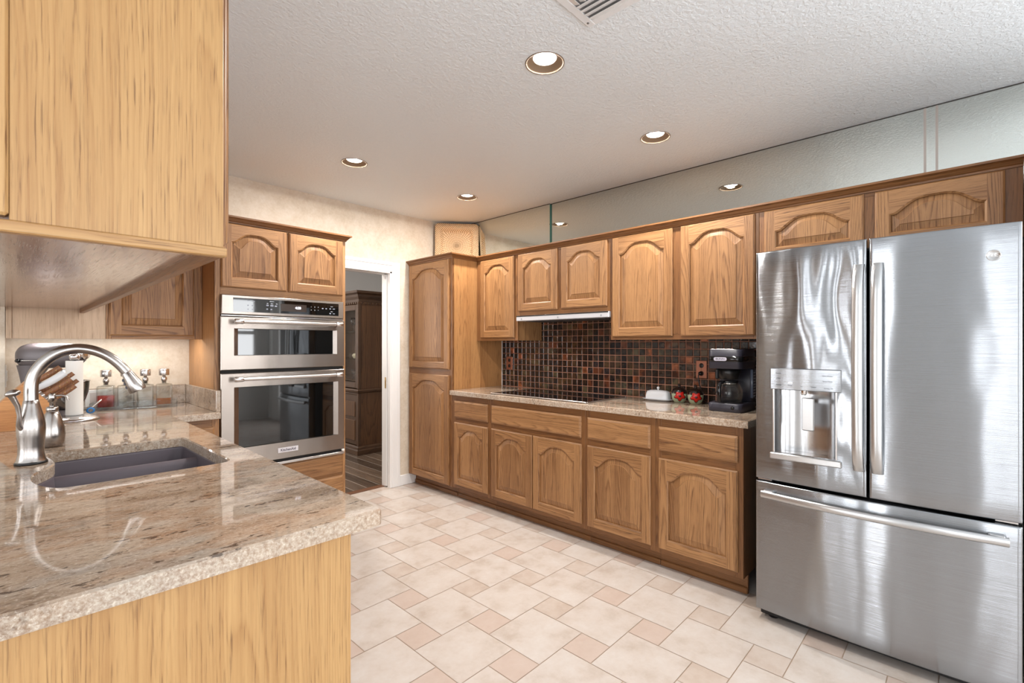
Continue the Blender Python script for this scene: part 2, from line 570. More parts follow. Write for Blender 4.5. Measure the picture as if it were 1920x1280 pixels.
    def tube(s, path, rad, n=16, cap=True, smooth=True, flat=(1.0, 1.0), up=None):
        P = [Vector(p) for p in path]
        if not isinstance(rad, (list, tuple)):
            rad = [rad] * len(P)
        rows = []
        nrm = None
        for i, p in enumerate(P):
            t = (P[min(i + 1, len(P) - 1)] - P[max(i - 1, 0)]).normalized()
            if nrm is None:
                ref = Vector(up) if up else (Vector((0, 0, 1)) if abs(t.z) < 0.9 else Vector((1, 0, 0)))
                nrm = (ref - t * ref.dot(t)).normalized()
            else:
                nrm = (nrm - t * nrm.dot(t)).normalized()
            bn = t.cross(nrm)
            rows.append([tuple(p + (nrm * math.cos(2 * PI * k / n) * flat[0] + bn * math.sin(2 * PI * k / n) * flat[1]) * rad[i]) for k in range(n)])
        s.grid(rows, close_u=True, smooth=smooth)
        if cap:
            s.add(rows[0], [list(range(n))[::-1]])
            s.add(rows[-1], [list(range(n))])

    def prism(s, poly, a0, a1, axis=1, grain=None, seed=None, smooth=False):
        """poly: 2-D outline in the two other axes, extruded along axis"""
        o = [i for i in range(3) if i != axis]
        n = len(poly)
        pts = []
        for a in (a0, a1):
            for q in poly:
                c = [0, 0, 0]
                c[axis] = a
                c[o[0]], c[o[1]] = q
                pts.append(tuple(c))
        F = [list(range(n)), [n + i for i in range(n)][::-1]]
        for i in range(n):
            j = (i + 1) % n
            F.append((i, n + i, n + j, j))
        s.add(pts, F, grain, seed, smooth)

    def build(s, name, mats, parent=None, origin=None, sharp=False):
        me = bpy.data.meshes.new(name)
        org = Vector(origin) if origin is not None else None
        if org is None and parent is not None:
            org = world_loc(parent)
        org = org or Vector((0, 0, 0))
        me.from_pydata([v - org for v in s.v], [], s.f)
        for m in (mats if isinstance(mats, (list, tuple)) else [mats]):
            me.materials.append(m)
        me.polygons.foreach_set('material_index', s.mi)
        me.polygons.foreach_set('use_smooth', s.sm)
        at = me.attributes.new('gc', 'FLOAT_VECTOR', 'CORNER')
        at.data.foreach_set('vector', [c for f in s.gc for v in f for c in v])
        bm = bmesh.new()
        bm.from_mesh(me)
        bmesh.ops.recalc_face_normals(bm, faces=bm.faces)
        bm.to_mesh(me)
        bm.free()
        me.update()
        o = bpy.data.objects.new(name, me)
        COL.objects.link(o)
        if parent is not None:
            o.parent = parent
            o.location = org - world_loc(parent)
        else:
            o.location = org
        return o


def world_loc(o):
    v = Vector((0, 0, 0))
    while o is not None:
        v = v + Vector(o.location)
        o = o.parent
    return v


def tag(o, label=None, cat=None, group=None, kind=None):
    if label:
        o['label'] = label
    if cat:
        o['category'] = cat
    if group:
        o['group'] = group
    if kind:
        o['kind'] = kind
    return o


def thing(name, label, cat, loc, group=None):
    o = bpy.data.objects.new(name, None)
    o.empty_display_size = 0.05
    COL.objects.link(o)
    o.location = loc
    return tag(o, label, cat, group)


def struct(o):
    o['kind'] = 'structure'
    return o


def text(body, size, mtx, mat, name, parent, extrude=0.0004, align='CENTER', shear=0.0, bold=0.0):
    cu = bpy.data.curves.new('t', 'FONT')
    cu.body = body
    cu.size = size
    cu.align_x = align
    cu.align_y = 'CENTER'
    cu.extrude = extrude
    cu.shear = shear
    cu.offset = bold
    to = bpy.data.objects.new('t', cu)
    COL.objects.link(to)
    dg = bpy.context.evaluated_depsgraph_get()
    me = bpy.data.meshes.new_from_object(to.evaluated_get(dg))
    bpy.data.objects.remove(to)
    me.transform(mtx)
    org = world_loc(parent)
    me.transform(Matrix.Translation(-org))
    me.materials.clear()
    me.materials.append(mat)
    me.name = name
    o = bpy.data.objects.new(name, me)
    COL.objects.link(o)
    o.parent = parent
    return o


def frame_right(x, y0):   # local (u right, v up, n towards the room) on a face looking to -x
    return Matrix(((0, 0, -1, x), (-1, 0, 0, y0), (0, 1, 0, 0), (0, 0, 0, 1)))


def frame_back(x0, y):    # on a face looking to -y
    return Matrix(((1, 0, 0, x0), (0, 0, -1, y), (0, 1, 0, 0), (0, 0, 0, 1)))


def frame_left(x, y0):    # on a face looking to +x
    return Matrix(((0, 0, 1, x), (1, 0, 0, y0), (0, 1, 0, 0), (0, 0, 0, 1)))


# ------------------------------------------------------------------ cabinet pieces
def arch_loop(u0, u1, v0, vs, rise, N=25):
    L = [(u0, v0), (u1, v0)]
    for i in range(N):
        t = 1 - 2 * i / (N - 1)
        a = min(1.0, abs(t) / 0.965)
        h = rise * (0.5 + 0.5 * math.cos(PI * a ** 1.75))
        L.append(((u0 + u1) / 2 + t * (u1 - u0) / 2, vs + h))
    return L


def cab_door(xf, u0, u1, v0, v1, parent, rise=None, stile=0.054, rail=0.056, th=0.018, mat=None, arch=True, label=None):
    """raised panel door; front at n = th"""
    mat = mat or OAK
    w, h = u1 - u0, v1 - v0
    if rise is None:
        rise = min(0.075, 0.21 * (w - 2 * stile), 0.24 * h)
    if not arch:
        rise = 0.0
    a, b, c = u0 + stile, u1 - stile, v0 + rail
    vs = v1 - rail * 0.92 - rise
    N = 25
    mb = MB(xf)
    e = 0.007
    k1 = 0.0055

    def P(u, v, n):
        return (u, v, n)
    # stiles, full height, vertical grain
    for (p, q, inner) in ((u0, a, 1), (b, u1, -1)):
        f0, f1 = (p + e, q) if inner == 1 else (p, q - e)
        mb.add([P(f0, v0 + e, th), P(f1, v0 + e, th), P(f1, v1 - e, th), P(f0, v1 - e, th)], [(0, 1, 2, 3)], 1,
               off=(0.0426 - (p + q) / 2 + 0.0, rnd.random() * 9), seed=rnd.randint(0, 60) * 0.27027)
    # bottom rail
    mb.add([P(a, v0 + e, th), P(b, v0 + e, th), P(b, c, th), P(a, c, th)], [(0, 1, 2, 3)], 0,
           off=(0.0426 - (v0 + c) / 2, rnd.random() * 9), seed=rnd.randint(0, 60) * 0.27027)
    # top rail over the arch
    L0 = arch_loop(a, b, c, vs, rise, N)
    up = L0[2:]
    pts = [P(u, v, th) for u, v in up] + [P(u, v1 - e, th) for u, v in up]
    mb.add(pts, [(i, i + N, i + N + 1, i + 1) for i in range(N - 1)], 0, off=(0.02 - (vs), rnd.random() * 9), seed=rnd.randint(0, 60) * 0.27027)
    # outer lip and sides
    o0 = [(u0 + e, v0 + e), (u1 - e, v0 + e), (u1 - e, v1 - e), (u0 + e, v1 - e)]
    o1 = [(u0 + 0.002, v0 + 0.002), (u1 - 0.002, v0 + 0.002), (u1 - 0.002, v1 - 0.002), (u0 + 0.002, v1 - 0.002)]
    o2 = [(u0, v0), (u1, v0), (u1, v1), (u0, v1)]
    rings = [[P(u, v, n) for u, v in o] for o, n in ((o0, th), (o0, th - 0.0025), (o1, th - 0.006), (o2, th - 0.008), (o2, 0.0))]
    for i in range(4):
        j = (i + 1) % 4
        for k in range(4):
            mb.add([rings[k][i], rings[k][j], rings[k + 1][j], rings[k + 1][i]], [(0, 1, 2, 3)], 0 if i % 2 == 0 else 1)
    # sticking round the opening
    d = 0.007
    L1 = arch_loop(a + d, b - d, c + d, vs - d, rise, N)
    n = len(L0)
    r0 = [P(u, v, th) for u, v in L0]
    r1 = [P(u, v, th - k1) for u, v in L1]
    r2 = [P(u, v, th - 0.0135) for u, v in L1]
    for i in range(n):
        j = (i + 1) % n
        g = 0 if (i == 0 or (2 <= i < n - 1)) else 1
        mb.add([r0[i], r0[j], r1[j], r1[i]], [(0, 1, 2, 3)], g)
        mb.add([r1[i], r1[j], r2[j], r2[i]], [(0, 1, 2, 3)], g)
    door = mb.build('door', mat, parent)
    if label:
        door['label'] = label
    # raised panel
    pb = MB(xf)
    bw = min(0.036, (b - a) * 0.16, (vs + rise - c) * 0.2)
    L3 = arch_loop(a + d + bw, b - d - bw, c + d + bw, vs - d - bw * 0.85, rise, N)
    d4 = 0.0016
    L4 = arch_loop(a + d + bw + d4, b - d - bw - d4, c + d + bw + d4, vs - d - bw * 0.85 - d4, rise, N)
    q0 = [P(u, v, th - 0.0135) for u, v in L1]
    q1 = [P(u, v, th - 0.0046) for u, v in L3]
    q2 = [P(u, v, th - 0.0012) for u, v in L4]
    off = (rnd.random() * 3, rnd.random() * 9)
    sd = rnd.random() * 4
    for i in range(n):
        j = (i + 1) % n
        pb.add([q0[i], q0[j], q1[j], q1[i]], [(0, 1, 2, 3)], 1, off=off, seed=sd)
        pb.add([q1[i], q1[j], q2[j], q2[i]], [(0, 1, 2, 3)], 1, off=off, seed=sd)
    # field, as quads under the curve
    up = L4[2:]
    bot = [(u, L4[0][1]) for u, v in up]
    pts = [P(u, v, th - 0.0012) for u, v in up] + [P(u, v, th - 0.0012) for u, v in bot]
    pb.add(pts, [(i, i + 1, i + N + 1, i + N) for i in range(N - 1)], 1, off=off, seed=sd)
    pb.build('raised_panel', mat, door)
    return door


def drawer_front(xf, u0, u1, v0, v1, parent, th=0.018, mat=None, name='drawer_front'):
    mat = mat or OAK
    mb = MB(xf)
    e = 0.012
    o = (0.03 - (v0 + v1) / 2, rnd.random() * 9)
    sd = rnd.randint(0, 60) * 0.27027
    q = lambda d, n: [(u0 + d, v0 + d, n), (u1 - d, v0 + d, n), (u1 - d, v1 - d, n), (u0 + d, v1 - d, n)]
    rings = [q(e, th), q(e - 0.001, th - 0.002), q(0.002, th - 0.007), q(0, th - 0.009), q(0, 0)]
    mb.add(rings[0], [(0, 1, 2, 3)], 0, off=o, seed=sd)
    for k in range(4):
        for i in range(4):
            j = (i + 1) % 4
            mb.add([rings[k][i], rings[k][j], rings[k + 1][j], rings[k + 1][i]], [(0, 1, 2, 3)], 0, off=o, seed=sd)
    return mb.build(name, mat, parent)


def face_frame(xf, boards, parent, th=0.02, mat=None):
    """boards: (u0,u1,v0,v1,grain)"""
    mb = MB(xf)
    for (u0, u1, v0, v1, g) in boards:
        if g == 1:
            mb.box((u0, v0, -th), (u1, v1, 0), 0.001, 1, off=(0.0426 - (u0 + u1) / 2, rnd.random() * 9), seed=rnd.randint(0, 60) * 0.27027)
        else:
            mb.box((u0, v0, -th), (u1, v1, -0.0004), 0.001, 0, off=(0.0426 - (v0 + v1) / 2, rnd.random() * 9), seed=rnd.randint(0, 60) * 0.27027)
    return mb.build('face_frame', mat or OAK_D, parent)


def sweep(path, prof, name, mat, parent=None, closed=False):
    """profile (out, z) swept along an xy path with mitres; out is to the LEFT of travel"""
    n = len(path)
    rows = []
    for i, (x, y) in enumerate(path):
        def nrm(a, b):
            d = Vector((b[0] - a[0], b[1] - a[1])).normalized()
            return Vector((-d.y, d.x))
        if i == 0:
            m = nrm(path[0], path[1])
        elif i == n - 1:
            m = nrm(path[-2], path[-1])
        else:
            n1, n2 = nrm(path[i - 1], path[i]), nrm(path[i], path[i + 1])
            m = (n1 + n2) / (1 + n1.dot(n2))
        rows.append([(x + m.x * o, y + m.y * o, z) for o, z in prof])
    mb = MB()
    np_ = len(prof)
    for i in range(n - 1):
        dx, dy = path[i + 1][0] - path[i][0], path[i + 1][1] - path[i][1]
        ax = 0 if abs(dx) > abs(dy) else 1
        off = (rnd.random(), rnd.random() * 5)
        for k in range(np_):
            l = (k + 1) % np_
            mb.add([rows[i][k], rows[i + 1][k], rows[i + 1][l], rows[i][l]], [(0, 1, 2, 3)], ax, off=off, seed=1.0 + i * 0.27)
    mb.add(rows[0], [list(range(np_))], 2)
    mb.add(rows[-1], [list(range(np_))[::-1]], 2)
    return mb.build(name, mat, parent)


def slab(outer, holes, z0, z1, name, mats, parent=None, ch=0.004):
    """stone slab with cut-outs; top = material 0, edges = material 1"""
    bm = bmesh.new()

    def off_loop(L, d):
        out = []
        n = len(L)
        for i in range(n):
            a, b, c = Vector(L[i - 1]), Vector(L[i]), Vector(L[(i + 1) % n])
            e1, e2 = (b - a).normalized(), (c - b).normalized()
            n1, n2 = Vector((-e1.y, e1.x)), Vector((-e2.y, e2.x))
            m = (n1 + n2) / max(0.3, 1 + n1.dot(n2))
            out.append((b.x + m.x * d, b.y + m.y * d))
        return out
    edges = []
    for L in [outer] + holes:   # outer counter-clockwise, holes clockwise
        top = [bm.verts.new((x, y, z1)) for x, y in off_loop(L, ch)]
        mid = [bm.verts.new((x, y, z1 - ch)) for x, y in L]
        bot = [bm.verts.new((x, y, z0)) for x, y in L]
        n = len(L)
        for i in range(n):
            j = (i + 1) % n
            edges.append(bm.edges.new((top[i], top[j])))
            f = bm.faces.new((mid[i], mid[j], top[j], top[i]))
            f.material_index = 0
            f = bm.faces.new((bot[i], bot[j], mid[j], mid[i]))
            f.material_index = 1
    r = bmesh.ops.triangle_fill(bm, use_beauty=True, use_dissolve=False, edges=edges)
    # underside
    e2 = [e for e in bm.edges if all(abs(v.co.z - z0) < 1e-6 for v in e.verts)]
    bmesh.ops.triangle_fill(bm, use_beauty=True, use_dissolve=False, edges=e2)
    bmesh.ops.recalc_face_normals(bm, faces=bm.faces)
    me = bpy.data.meshes.new(name)
    bm.to_mesh(me)
    bm.free()
    for m in mats:
        me.materials.append(m)
    o = bpy.data.objects.new(name, me)
    COL.objects.link(o)
    if parent is not None:
        o.parent = parent
        me.transform(Matrix.Translation(-world_loc(parent)))
    return o

# ------------------------------------------------------------------ the room
def rects_minus(a0, a1, z0, z1, holes):
    """rectangles covering a wall minus openings (a,b,z0,z1), openings sorted along a"""
    out = []
    p = a0
    for (a, b, c, d) in sorted(holes):
        if a > p:
            out.append((p, a, z0, z1))
        if c > z0:
            out.append((a, b, z0, c))
        if d < z1:
            out.append((a, b, d, z1))
        p = b
    if p < a1:
        out.append((p, a1, z0, z1))
    return out


# floor: pythagorean tiling of large and small vinyl tiles
LT, ST, GR = 0.2965, 0.1465, 0.0018
fb = MB()
fb.m = 0
fb.add([(XE, YS, -0.0012), (XW, YS, -0.0012), (XW, YB + 0.11, -0.0012), (XE, YB + 0.11, -0.0012)], [(0, 1, 2, 3)])
fb.m = 1
T0 = (1.4875, 1.558)
for i in range(-26, 27):
    for j in range(-26, 27):
        ox = T0[0] + i * LT + j * ST
        oy = T0[1] - i * ST + j * LT
        for (x0, y0, s_, small) in ((ox, oy, ST, 5), (ox + ST, oy, LT, 0)):
            x1, y1 = x0 + s_, y0 + s_
            a, b = max(x0 + GR, XE), min(x1 - GR, XW)
            c, d = max(y0 + GR, YS), min(y1 - GR, YB + 0.11)
            if b - a < 0.003 or d - c < 0.003:
                continue
            sd = rnd.random() * 0.98 + small + 0.01 + (0.0 if small else rnd.randint(0, 3))
            fb.add([(a, c, 0), (b, c, 0), (b, d, 0), (a, d, 0)], [(0, 1, 2, 3)], seed=sd)
struct(fb.build('floor', [GROUT, TILE]))

hb = MB()
hb.add([(0.4, YB + 0.11, -0.001), (5.2, YB + 0.11, -0.001), (5.2, 8.0, -0.001), (0.4, 8.0, -0.001)], [(0, 1, 2, 3)])
struct(hb.build('floor_back', PLANK))

# ceiling with openings for the recessed lights
cb = MB()
xs = [XE, CANS[0][0] - 0.14, CANS[0][0] + 0.14, CANS[1][0] - 0.14, CANS[1][0] + 0.14, XW]
ys = [YS, CANS[0][1] - 0.14, CANS[0][1] + 0.14, CANS[2][1] - 0.14, CANS[2][1] + 0.14, YB]
RC = 0.076
for i in range(5):
    for j in range(5):
        x0, x1, y0, y1 = xs[i], xs[i + 1], ys[j], ys[j + 1]
        if i in (1, 3) and j in (1, 3):
            k = (0 if i == 1 else 1) + (0 if j == 1 else 2)
            cx, cy = CANS[k]
            N = 48
            ring, sq = [], []
            for q in range(N):
                a = 2 * PI * q / N
                ca, sa = math.cos(a), math.sin(a)
                ring.append((cx + RC * ca, cy + RC * sa, ZC))
                m = 1 / max(abs(ca), abs(sa))
                px = (x1 - cx) if ca > 0 else (cx - x0)
                py = (y1 - cy) if sa > 0 else (cy - y0)
                sq.append((cx + ca * m * px, cy + sa * m * py, ZC))
            cb.grid([ring, sq], close_u=True, smooth=False)
        else:
            cb.add([(x0, y0, ZC), (x1, y0, ZC), (x1, y1, ZC), (x0, y1, ZC)], [(0, 1, 2, 3)])
struct(cb.build('ceiling', CEIL))
cb = MB()
cb.add([(0.4, YB + 0.12, 2.6), (5.2, YB + 0.12, 2.6), (5.2, 8.0, 2.6), (0.4, 8.0, 2.6)], [(0, 1, 2, 3)])
struct(cb.build('ceiling_back', PAINT))

DX0, DX1, DZ = 1.60, 2.395, 1.955     # doorway
wbm = MB()
for (a, b, c, d) in rects_minus(XE, XW, 0, ZC, [(DX0, DX1, 0, DZ)]):
    wbm.box((a, YB, c), (b, YB + 0.11, d))
struct(wbm.build('wall_back', WALLP))
wr = MB()
for (a, b, c, d) in rects_minus(YS, YB, 0, ZC, [(w[0], w[1], w[2], w[3]) for w in WIN_E]):
    wr.box((XW, a, c), (XW + 0.1, b, d))
struct(wr.build('wall_right', PAINT_W))
ws = MB()
for (a, b, c, d) in rects_minus(XE, XW, 0, ZC, [w[:4] for w in WIN_S]):
    ws.box((a, YS - 0.1, c), (b, YS, d))
struct(ws.build('wall_front', PAINT_W))
ww = MB()
for (a, b, c, d) in rects_minus(YS, YB, 0, ZC, [w[:4] for w in WIN_W]):
    ww.box((XE - 0.1, a, c), (XE, b, d))
struct(ww.build('wall_far_left', PAINT_W))
wl = MB()
wl.box((-0.13, 3.71, 0), (-0.009, YB, ZC))
struct(wl.build('wall_left', WALLP))
hw = MB()
hw.box((0.3, YB + 0.11, 0), (0.4, 8, 2.6))
hw.box((5.2, YB + 0.11, 0), (5.3, 8, 2.6))
hw.box((0.3, 8, 0), (5.3, 8.1, 2.6))
struct(hw.build('wall_hall', PAINT))
hwf = MB()
for (a, b, c, d) in rects_minus(0.4, 5.2, 0, 2.6, [(DX0, DX1, 0, DZ)]):
    hwf.box((a, YB + 0.112, c), (b, YB + 0.118, d))
struct(hwf.build('wall_hall_front', PAINT))

# windows of the open room (frames, outside the photograph, mirrored in steel and glass)
k = 0
for axis, lst in (('s', WIN_S), ('w', WIN_W), ('e', WIN_E)):
    for (a, b, z0, z1, p) in lst:
        k += 1
        m = MB()
        t = 0.04
        bars = [(a, a + t, z0, z1), (b - t, b, z0, z1), (a + t, b - t, z0, z0 + t), (a + t, b - t, z1 - t, z1)]
        if b - a > 1:
            bars.append(((a + b) / 2 - 0.03, (a + b) / 2 + 0.03, z0 + t, z1 - t))
        elif axis == 's':
            bars.append((a + t, b - t, (z0 + z1) / 2 - 0.03, (z0 + z1) / 2 + 0.03))
        for (p0, p1, q0, q1) in bars:
            if axis == 's':
                m.box((p0, YS - 0.08, q0), (p1, YS - 0.02, q1))
            elif axis == 'w':
                m.box((XE - 0.08, p0, q0), (XE - 0.02, p1, q1))
            else:
                m.box((XW + 0.02, p0, q0), (XW + 0.08, p1, q1))
        struct(m.build('window_%d' % k, WHITE_T))
# white curtain beside the side window, seen mirrored in the oven glass
for (y0, y1) in ((-0.93, -0.62), (-2.25, -1.92)):
    m = MB()
    rows = []
    for z in (0.05, 1.2, 2.3):
        row = []
        for i in range(41):
            t = i / 40
            row.append((XW - 0.06 + 0.028 * math.sin(t * 30), y0 + (y1 - y0) * t, z))
        rows.append(row)
    m.grid(rows)
    rows = [[(x + 0.004, y, z) for x, y, z in r] for r in rows]
    m.grid(rows, flip=True)
    o = m.build('curtain', CURTAIN, origin=(XW - 0.06, (y0 + y1) / 2, 0.05))
    tag(o, 'white pleated curtain hanging %s the window on the refrigerator wall' % ('nearer the refrigerator at' if y0 > -1 else 'at the far side of'), 'curtain')

# door casing, jamb, pocket door
tb = MB()
cw = 0.082
prof = lambda o: None
for (x0, x1, z0, z1) in ((DX1 + 0.004, DX1 + 0.004 + cw, 0, DZ + 0.004 + cw), (DX0 - 0.004 - cw, DX0 - 0.004, 0, DZ + 0.004 + cw), (DX0 - 0.004, DX1 + 0.004, DZ + 0.004, DZ + 0.004 + cw)):
    tb.box((x0, YB - 0.014, z0), (x1, YB, z1), 0.003)
    if z0 == 0:
        tb.box((x0 + (0.05 if x0 > 2 else 0.0), YB - 0.02, 0), (x1 - (0.0 if x0 > 2 else 0.05), YB - 0.013, z1 - 0.0), 0.004)
    else:
        tb.box((x0, YB - 0.02, z0 + 0.05), (x1, YB - 0.013, z1), 0.004)
struct(tb.build('trim_1', WHITE_T))
jb = MB()
jb.m = 0
jb.box((DX1 - 0.018, YB - 0.012, 0), (DX1 + 0.004, YB + 0.03, DZ), 0.002)
jb.box((DX1 - 0.018, YB + 0.075, 0), (DX1 + 0.004, YB + 0.125, DZ), 0.002)
jb.box((DX0 - 0.004, YB - 0.012, DZ - 0.016), (DX1 + 0.004, YB + 0.03, DZ + 0.004), 0.002)
jb.box((DX0 - 0.004, YB + 0.075, DZ - 0.016), (DX1 + 0.004, YB + 0.125, DZ + 0.004), 0.002)
jb.m = 1
jb.box((DX1 + 0.001, YB + 0.028, 0), (DX1 + 0.004, YB + 0.078, DZ))
jb.box((DX0, YB + 0.028, DZ - 0.004), (DX1, YB + 0.078, DZ + 0.002))
struct(jb.build('trim_2', [WHITE_T, GREY_T]))
db = MB()
db.box((DX1 - 0.024, YB + 0.036, 0.012), (DX1 + 0.0005, YB + 0.070, DZ - 0.018), 0.002)
dr = struct(db.build('door_1', WHITE_T))
lb = MB()
lb.box((DX1 - 0.027, YB + 0.043, 0.90), (DX1 - 0.024, YB + 0.063, 1.0), 0.001)
lb.box((DX1 - 0.029, YB + 0.049, 0.925), (DX1 - 0.027, YB + 0.057, 0.975), 0.0005)
lb.build('door_latch', BRASS, dr)
tr = MB()
tr.box((DX0, YB + 0.075, -0.001), (DX1, YB + 0.14, 0.006), 0.002, 0)
struct(tr.build('trim_3', simple('threshold_wood', C(104, 70, 50), 0.4)))
bb = MB()
bb.box((DX1 + 0.004 + cw, YB - 0.014, 0), (2.66, YB, 0.095), 0.004)
struct(bb.build('baseboard_back', WHITE_T))

# ------------------------------------------------------------------ recessed lights and the ceiling vent
CAN_L = ['recessed ceiling light nearest the white air vent, largest of the four', 'recessed ceiling light above the cabinets nearest the refrigerator',
         'recessed ceiling light nearest the double oven cabinet', 'recessed ceiling light above the tall pantry cabinet end of the room']
for i, (x, y) in enumerate(CANS):
    t = thing('recessed_light', CAN_L[i], 'light', (x, y, ZC), 'recessed ceiling lights')
    m = MB()
    m.lathe([(0.0762, 0.001), (0.0775, -0.002), (0.083, -0.003), (0.0835, 0.0)], (x, y, ZC), 48)
    m.build('trim_ring', simple('can_ring', C(120, 104, 90), 0.4) if i == 0 else bpy.data.materials['can_ring'], t)
    m = MB()
    m.lathe([(0.0762, 0.0), (0.070, 0.008), (0.058, 0.016), (0.050, 0.021)], (x, y, ZC), 48)
    m.build('baffle', CONE, t)
    m = MB()
    m.lathe([(0.050, 0.021), (0.048, 0.018), (0.03, 0.016), (0.0001, 0.015)], (x, y, ZC), 48)
    m.build('bulb', LAMP, t)

V0, V1, W0, W1 = 1.11, 1.508, 0.635, 1.033
t = thing('ceiling_vent', 'white square louvred air vent in the ceiling', 'vent', ((V0 + V1) / 2, (W0 + W1) / 2, ZC))
WV = simple('vent_white', C(226, 228, 230), 0.4)
m = MB()
fr = 0.03
for (a, b, c, d) in ((V0, V1, W0, W0 + fr), (V0, V1, W1 - fr, W1), (V0, V0 + fr, W0 + fr, W1 - fr), (V1 - fr, V1, W0 + fr, W1 - fr)):
    m.box((a, c, ZC - 0.006), (b, d, ZC - 0.0005), 0.002)
m.build('frame', WV, t)
m = MB()
m.box((V0 + fr, W0 + fr, ZC - 0.0015), (V1 - fr, W1 - fr, ZC - 0.0005))
m.build('duct_opening', simple('vent_dark', C(150, 150, 150), 0.7), t)


def slat(p0, p1, across, parent):
    """one louvre blade from p0 to p1, tilted across"""
    mm = MB()
    a, b = Vector(p0), Vector(p1)
    ac = Vector(across)
    q = [a - ac * 0.0120 + Vector((0, 0, -0.012)), b - ac * 0.0120 + Vector((0, 0, -0.012)), b + ac * 0.0120 + Vector((0, 0, -0.003)), a + ac * 0.0120 + Vector((0, 0, -0.003))]
    mm.add([tuple(p) for p in q] + [tuple(p + Vector((0, 0, -0.0012))) for p in q], [(0, 1, 2, 3), (7, 6, 5, 4), (0, 4, 5, 1), (1, 5, 6, 2), (2, 6, 7, 3), (3, 7, 4, 0)])
    return mm.build('louvre', WV, parent)


for k in range(4):     # blades along y on the wall side
    x = V1 - fr - 0.012 - k * 0.026
    slat((x, W0 + 0.16, ZC), (x, W1 - fr - 0.004, ZC), (1, 0, 0), t)
for k in range(9):     # blades along x
    y = W1 - fr - 0.012 - k * 0.026
    slat((V0 + fr, y, ZC), (V1 - fr - 0.105, y, ZC), (0, 1, 0), t)
for k in range(5):
    y = W0 + fr + 0.012 + k * 0.026
    slat((V1 - fr - 0.1, y, ZC), (V1 - fr - 0.004, y, ZC), (0, -1, 0), t)
m = MB()
m.lathe([(0.0001, -0.009), (0.004, -0.008), (0.005, -0.006)], (V1 - fr * 0.9, W1 - fr * 0.45, ZC), 12)
m.build('screw', simple('screw_grey', C(110, 108, 106), 0.4, 0.8), t)

# ------------------------------------------------------------------ mirror above the wall cabinets
t = thing('wall_mirror', 'frameless mirror strip above the wall cabinets, running up to the ceiling', 'mirror', (XW, 1.5, 2.1))
m = MB()
m.m = 0
m.box((XW - 0.022, 2.575, 2.049), (XW - 0.0005, YB - 0.001, ZC - 0.006))
for f in range(len(m.f)):
    ys_ = [m.v[i].y for i in m.f[f]]
    if max(ys_) < 2.576:
        m.mi[f] = 1
m.build('mirror_panel', [MIRROR, GREEN_EDGE], t)
m = MB()
m.box((XW - 0.006, 0.158, 2.049), (XW - 0.0005, 2.574, ZC - 0.006))
m.build('mirror_panel', MIRROR, t)
m = MB()
m.box((XW - 0.006, 0.114, 2.049), (XW - 0.0005, 0.1575, ZC - 0.006))
m.build('mirror_panel', MIRROR, t)
m = MB()
m.box((XW - 0.006, -0.9, 2.049), (XW - 0.0005, 0.1135, ZC - 0.006))
m.build('mirror_panel', MIRROR, t)
SEAM = simple('seam_strip', C(168, 160, 154), 0.4)
for y in (0.1575, 0.1125):
    m = MB()
    m.box((XW - 0.008, y - 0.005, 2.049), (XW - 0.0055, y + 0.005, ZC - 0.006))
    m.build('seam_strip', SEAM, t)
m = MB()
m.box((XW - 0.023, 2.575, ZC - 0.006), (XW - 0.0005, YB - 0.001, ZC - 0.0005))
m.box((XW - 0.008, -0.9, ZC - 0.006), (XW - 0.0005, 2.575, ZC - 0.0005))
m.build('channel', simple('mirror_channel', C(70, 68, 66), 0.4, 0.5), t)

# ------------------------------------------------------------------ base cabinets on the right wall
XF = 2.588
TOPZ = 0.877


def base_unit(y0, y1, doors, drawers, label, stiles):
    """y0 > y1; doors/drawers in world y (left, right)"""
    t = thing('base_cabinet', label, 'cabinet', (XF + 0.3, (y0 + y1) / 2, 0), 'base cabinets under the cooktop counter')
    m = MB()
    m.box((XF + 0.02, y1 + 0.0005, 0.10), (XW - 0.001, y0 - 0.0005, TOPZ - 0.001), 0, 2)
    m.build('body', OAK_D, t)
    xf = frame_right(XF, y0)
    w = y0 - y1
    B = [(0.0005, stiles[0], 0.10, TOPZ - 0.001, 1), (w - stiles[1], w - 0.0005, 0.10, TOPZ - 0.001, 1)]
    a, b = stiles[0], w - stiles[1]
    B += [(a, b, 0.10, 0.142, 0), (a, b, 0.640, 0.702, 0), (a, b, 0.822, TOPZ - 0.001, 0)]
    if len(doors) > 1:
        B.append((y0 - doors[0][1] - 0.015, y0 - doors[1][0] + 0.015, 0.142, 0.640, 1))
    face_frame(xf, B, t)
    for (l, r) in doors:
        cab_door(xf, y0 - l, y0 - r, 0.130, 0.650, t)
    for (l, r) in drawers:
        drawer_front(xf, y0 - l, y0 - r, 0.691, 0.829, t)
    m = MB()
    m.box((XF + 0.068, y1 + 0.0005, 0.0005), (XF + 0.085, y0 - 0.0005, 0.10), 0.0, 1)
    m.box((XF + 0.058, y1 + 0.0005, 0.0005), (XF + 0.068, y0 - 0.0005, 0.035), 0.004, 1)
    m.build('toe_kick', OAK_D, t)
    return t


base_unit(3.154, 2.690, [(3.118, 2.712)], [(3.118, 2.714)], 'narrow oak base cabinet beside the pantry, one arched door under one drawer', (0.045, 0.03))
base_unit(2.690, 1.802, [(2.672, 2.253), (2.245, 1.826)], [(2.671, 1.829)], 'wide two-door oak base cabinet under the black cooktop', (0.03, 0.035))
base_unit(1.802, 1.312, [(1.781, 1.338)], [(1.780, 1.341)], 'oak base cabinet with one drawer, second from the refrigerator', (0.035, 0.035))
base_unit(1.312, 0.830, [(1.290, 0.855)], [(1.290, 0.855)], 'oak base cabinet with one drawer, directly beside the refrigerator', (0.035, 0.04))

